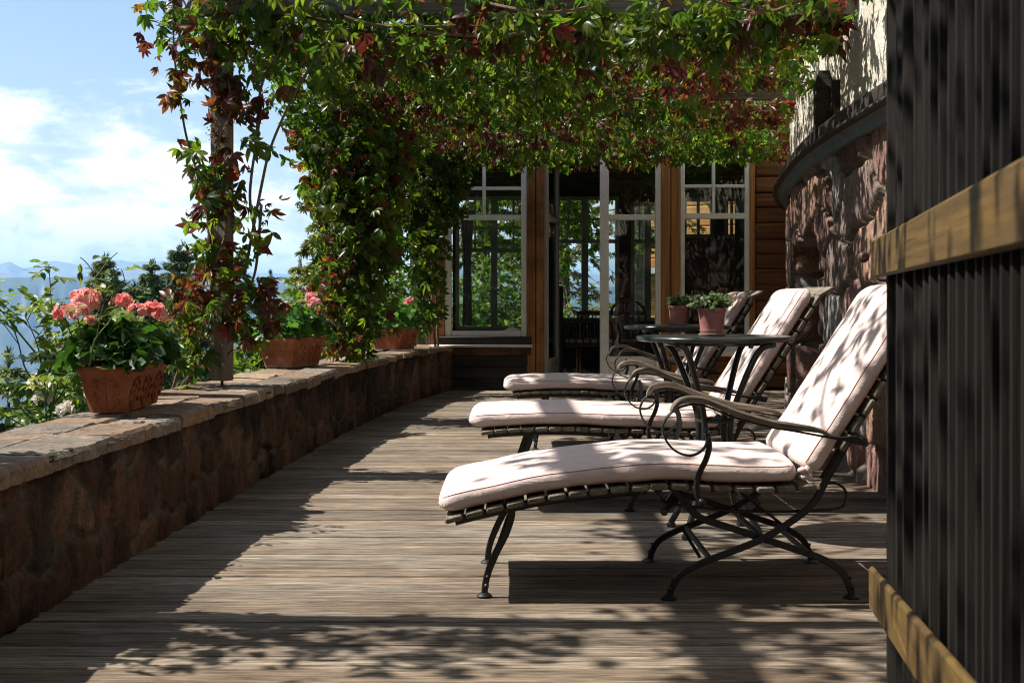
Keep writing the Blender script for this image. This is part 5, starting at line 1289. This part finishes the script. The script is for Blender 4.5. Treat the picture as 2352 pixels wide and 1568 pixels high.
tree_at(20, 800, 17, 8, 2.2, 'spruce', 'dark spruce at the left edge below the rose bush', 58, levels=30, per=10, ssz=.3, sp=20)
tree_at(480, 700, 30, 12, 3.2, 'spruce', 'shaded spruce low behind the timber post', 59, levels=34, per=10, ssz=.4, sp=20)
tree_at(380, 720, 26, 12, 2.6, 'spruce', 'low spruce right of the geranium', 65, levels=34, per=10, ssz=.36, sp=20)
tree_at(768, 250, 19, 14, 0.95, 'larch', 'feathery yellow green larch with drooping twigs behind the creeper column', 60, levels=70, per=12, sp=22, ssz=.20, droop=.45, lift=.25, shape=.40)
tree_at(690, 590, 24, 10, 0.95, 'larch', 'low spreading larch below the tall larch', 61, levels=46, per=12, sp=24, ssz=.22, droop=.2, lift=.15, shape=.5)
# trees beyond the sunroom
conifer((fx(1463, 27), 27, -2.5), 16, 1.7, 'larch', 'mossy trunked larch seen through the glass door', 62, levels=26, per=7, sp=24, ssz=.22, droop=.3, zmin=.30, trunk=.016, shape=.35, group='trees beyond the sunroom', bark=M_mossbark)
conifer((fx(1290, 38), 38, -5), 15, 3.2, 'larch', 'yellow green larch seen through the open door', 63, levels=40, per=9, sp=24, ssz=.3, group='trees beyond the sunroom')
conifer((fx(1120, 34), 34, -6), 14, 3.4, 'larch', 'green larch seen through the left sunroom window', 64, levels=40, per=9, sp=24, ssz=.3, group='trees beyond the sunroom')
shrub('shrub', (fx(1310, 21), 21.5, -.6), (1.1, .6, 1.35), 1500, .10, BR, 'garden shrub with sunlit leaves seen through the open door', 37)
shrub('shrub', (fx(1120, 21), 21.0, -.4), (1.35, .8, 2.1), 3800, .11, BR, 'tall sunlit shrub filling the view through the left window', 38)
shrub('shrub', (fx(1400, 25), 25.0, -1.0), (2.0, .8, 1.9), 2800, .12, [(.24, .25, .05), (.20, .22, .05), (.14, .18, .04)], 'yellow green bush beyond the far windows, behind the bamboo table', 39)
v5 = empty('climbing_vine', (.6, 19.0, 0), 'creeper hanging over the far windows of the sunroom', 'vine', 'creepers on the pergola')
D5 = 18.9
a = blob([(1300, 520, 40, 50, 110), (1300, 460, 40, 50, 110), (1345, 490, 30, 50, 70), (1360, 550, 24, 40, 44), (1300, 600, 14, 40, 40), (1490, 470, 40, 16, 44), (1475, 560, 40, 20, 44), (1510, 555, 26, 20, 24), (1120, 480, 60, 80, 160), (1190, 560, 20, 80, 70), (1140, 600, 30, 60, 50)], D5, .15)
vine_leaves(v5, a, .0, .10, .8, (-.3, -.6, .4), .3, seed=15, dark=1.0)

# unseen mixed wood added left of the terrace to block sky light
wp, wa, wn_, ws, wc = [], [], [], [], []; cone = MB(); gw = np.random.default_rng(99)
for k in range(34):
    x = gw.uniform(-15, -7.6); y = gw.uniform(-9, 17)
    if x + 2.2 > -.375*y - 1.4: x = -.375*y - 3.8 - gw.uniform(0, 3)
    top = min(1.05*(-x - 2.2), 9.5)*gw.uniform(.8, 1.0); b_ = -3.0 + .2*x*.3; Rw = gw.uniform(1.5, 2.1)
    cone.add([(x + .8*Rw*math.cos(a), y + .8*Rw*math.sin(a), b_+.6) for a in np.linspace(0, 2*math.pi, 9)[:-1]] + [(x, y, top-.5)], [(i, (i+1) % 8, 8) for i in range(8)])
    for i in range(620):
        t_ = gw.uniform(0, 1)**1.3; a = gw.uniform(0, 6.283); rr_ = Rw*(1-t_)**.75*gw.uniform(.7, 1.05) + .05
        wp.append((x+rr_*math.cos(a), y+rr_*math.sin(a), b_+.6+(top-b_-.6)*t_)); wa.append((math.cos(a), math.sin(a), gw.uniform(-.7, .2))); wn_.append((gw.normal(0, .4), gw.normal(0, .4), .8)); ws.append(gw.uniform(.4, .75)); wc.append(NDL['spruce' if k % 3 else 'larch'][gw.integers(0, 4)])
wood = scatter('unseen_blocker_woods', SPRIG_T, SPRIG_F, np.array(wp), np.array(wa), np.array(wn_), np.array(ws), np.array(wc), M_needle); wood['kind'] = 'stuff'
cone.build('unseen_blocker_cones', plain_mat('blocker_cone_dark', (.03, .035, .018), .95), wood, smooth=False)  # opaque dark cones added so no light passes through the unseen trees

# ================================================================== log cabin beyond the sunroom
cb = empty('log_cabin', (5.3, 31.0, -.5), 'sunlit orange log cabin with red trim glimpsed through the right window', 'cabin', rz=R(-38))
M_orange = wood_mat('sunny_log', (0.50, 0.20, 0.05), (0.78, 0.40, 0.13), 0, 10, .6, 0.4, 0.7)
M_redtrim = plain_mat('red_trim', (.42, .07, .05), .6)
m = MB(); z = 0
while z < 4.4: m.cbox(-3.2, 4.2, -.1, .1, z, z+.235, .03); z += .24
m.build('log_wall', M_orange, cb)
m = MB(); z = 0
while z < 4.4: m.cbox(4.0, 4.2, .1, 5, z, z+.235, .03); z += .24
m.build('log_wall', M_orange, cb)
m = MB(); m.cbox(-3.4, -3.2, -.2, .2, 0, 4.6, .01); m.build('corner_board', M_redtrim, cb)
m = MB(); m.cbox(-3.5, 4.5, -.16, 5, 4.42, 4.56, .01); m.build('roof', M_dark_plank, cb)
m = MB(); m.cbox(-3.1, 4.3, -.55, -.1, 2.02, 2.16, .01); m.build('zinc_ledge', M_zinc, cb)

# ================================================================== ground, valley, mountains, haze
def ground_z(x, y):
    r_ = np.hypot(x, y); left = np.clip((-1.6 - x + .05*(y-14).clip(0)), 0, None); fy = np.clip(y-19, 0, None)
    d = np.hypot(left, fy*.9); z = -.9 - .10*d - .0022*d**2*np.exp(-d/60) - 620*(1-np.exp(-(d/2600)**1.3))
    return z + (fbm(x/9+50, y/9+50, 71, 3)-.5)*np.clip(d/8, 0, 1)*1.4
g_r = np.r_[0.0, np.geomspace(1.5, 60000, 110)]; g_a = np.linspace(0, 2*np.pi, 181)[:-1]
RR, AA = np.meshgrid(g_r, g_a, indexing='ij'); gx = RR*np.cos(AA); gy = RR*np.sin(AA)+6; gz = ground_z(gx, gy)
V = np.stack([gx, gy, gz], -1).reshape(-1, 3); na = len(g_a); F = []
for i in range(len(g_r)-1):
    j = np.arange(na); F.append(np.stack([i*na+j, (i+1)*na+j, (i+1)*na+(j+1) % na, i*na+(j+1) % na], 1))
t = NT('meadow'); mp = t.coords((1, 1, 1)); n = t.noise(mp, .4, 8, .65); r = t.ramp(n, 'Fac', [(.35, (.022, .045, .014)), (.6, (.05, .085, .022)), (.75, (.10, .12, .035))])
M_ground = t.done(t.principled((r, 0), .95, spec=.1))
ground = struct(np_mesh('ground', V, np.concatenate(F), M_ground, smooth=True))
def ridge(name, d, pts, base, depth, seed, mat, rough, steps=260, cliff=None):
    """mountain chain: crest heights given by photo columns, face falling towards the camera"""
    xs = np.linspace(-700, 3200, steps); cy_ = np.interp(xs, [p[0] for p in pts], [p[1] for p in pts]); cy_ = cy_ + (fbm(xs/70+5, xs*0+seed, seed, 4)-.5)*rough
    zc = fz(cy_, d); rows = 34; V = np.zeros((steps, rows+6, 3))
    for k in range(rows+6):
        u = k/rows
        if u <= 1:
            prof = u**1.25 if cliff is None else np.interp(u, [0, .35, .62, .80, .86, .90, .94, 1.0], [0, .14, .34, .50, .60, .80, .95, 1.0])
            z = base + (zc-base)*prof + (fbm(xs/30+k*.13, xs*0+k*.35, seed+3, 4)-.5)*(zc-base)*.16*np.sin(np.pi*min(u, 1))
            yv = d - depth*(1-u) + (fbm(xs/22, xs*0+k*.2, seed+9, 4)-.5)*depth*.35*(1-u*.6)
        else: z = zc - (u-1)*depth*.5; yv = d + (u-1)*depth*1.5 + xs*0
        V[:, k] = np.stack([fx(xs, d)*yv/d, yv, z], 1)
    b_ = rows+6; ii, jj = np.meshgrid(np.arange(steps-1), np.arange(b_-1), indexing='ij'); q = (ii*b_+jj).ravel()
    return struct(np_mesh(name, V.reshape(-1, 3), np.stack([q, q+b_, q+b_+1, q+1], 1), mat, smooth=True))
def rock_mat(name, low, high, rock):
    t = NT(name); mp = t.coords((.002, .002, .002)); n = t.noise(mp, 1, 8, .65); ge = t.n('ShaderNodeNewGeometry'); sp_ = t.n('ShaderNodeSeparateXYZ'); t.l(ge, 'Normal', sp_, 'Vector')
    r = t.ramp(n, 'Fac', [(.35, low), (.65, high)]); rs = t.ramp(sp_, 'Z', [(.55, (1, 1, 1)), (.82, (0, 0, 0))]); c = t.mix((r, 0), rock, (rs, 0)); return t.done(t.principled((c, MIXO), .95, spec=.05))
M_mesa = rock_mat('wooded_mesa', (.03, .05, .05), (.07, .09, .08), (.24, .24, .25)); M_far = rock_mat('far_range', (.10, .12, .08), (.28, .25, .20), (.45, .40, .36))
ridge('mesa_hill', 11000, [(-700, 640), (0, 638), (200, 634), (250, 638), (300, 642), (700, 650), (1100, 660), (3200, 650)], -600, 5200, 3, M_mesa, 10, cliff=1)
ridge('mountains', 26000, [(-700, 610), (-150, 600), (0, 606), (18, 597), (60, 618), (110, 600), (125, 598), (175, 608), (215, 602), (275, 597), (300, 603), (345, 600), (400, 599), (440, 606), (600, 626), (700, 628), (760, 632), (1100, 620), (1600, 640), (3200, 610)], -600, 7000, 7, M_far, 9)
ridge('mountain_foothills', 19000, [(-700, 625), (0, 620), (90, 640), (170, 650), (240, 628), (330, 618), (420, 622), (600, 638), (800, 645), (3200, 640)], -600, 5000, 13, M_far, 12)
hz = MB(); hz.box(-36000, 36000, -400, 40000, -1200, 840)
t = NT('haze_air'); pv = t.n('ShaderNodeVolumePrincipled'); pv.inputs['Color'].default_value = (.42, .68, 1.0, 1); pv.inputs['Density'].default_value = 5.5e-5; pv.inputs['Anisotropy'].default_value = 0.0
t.t.links.new(pv.outputs[0], t.out.inputs['Volume'])
hzo = hz.build('haze', t.m, smooth=False); hzo['kind'] = 'stuff'
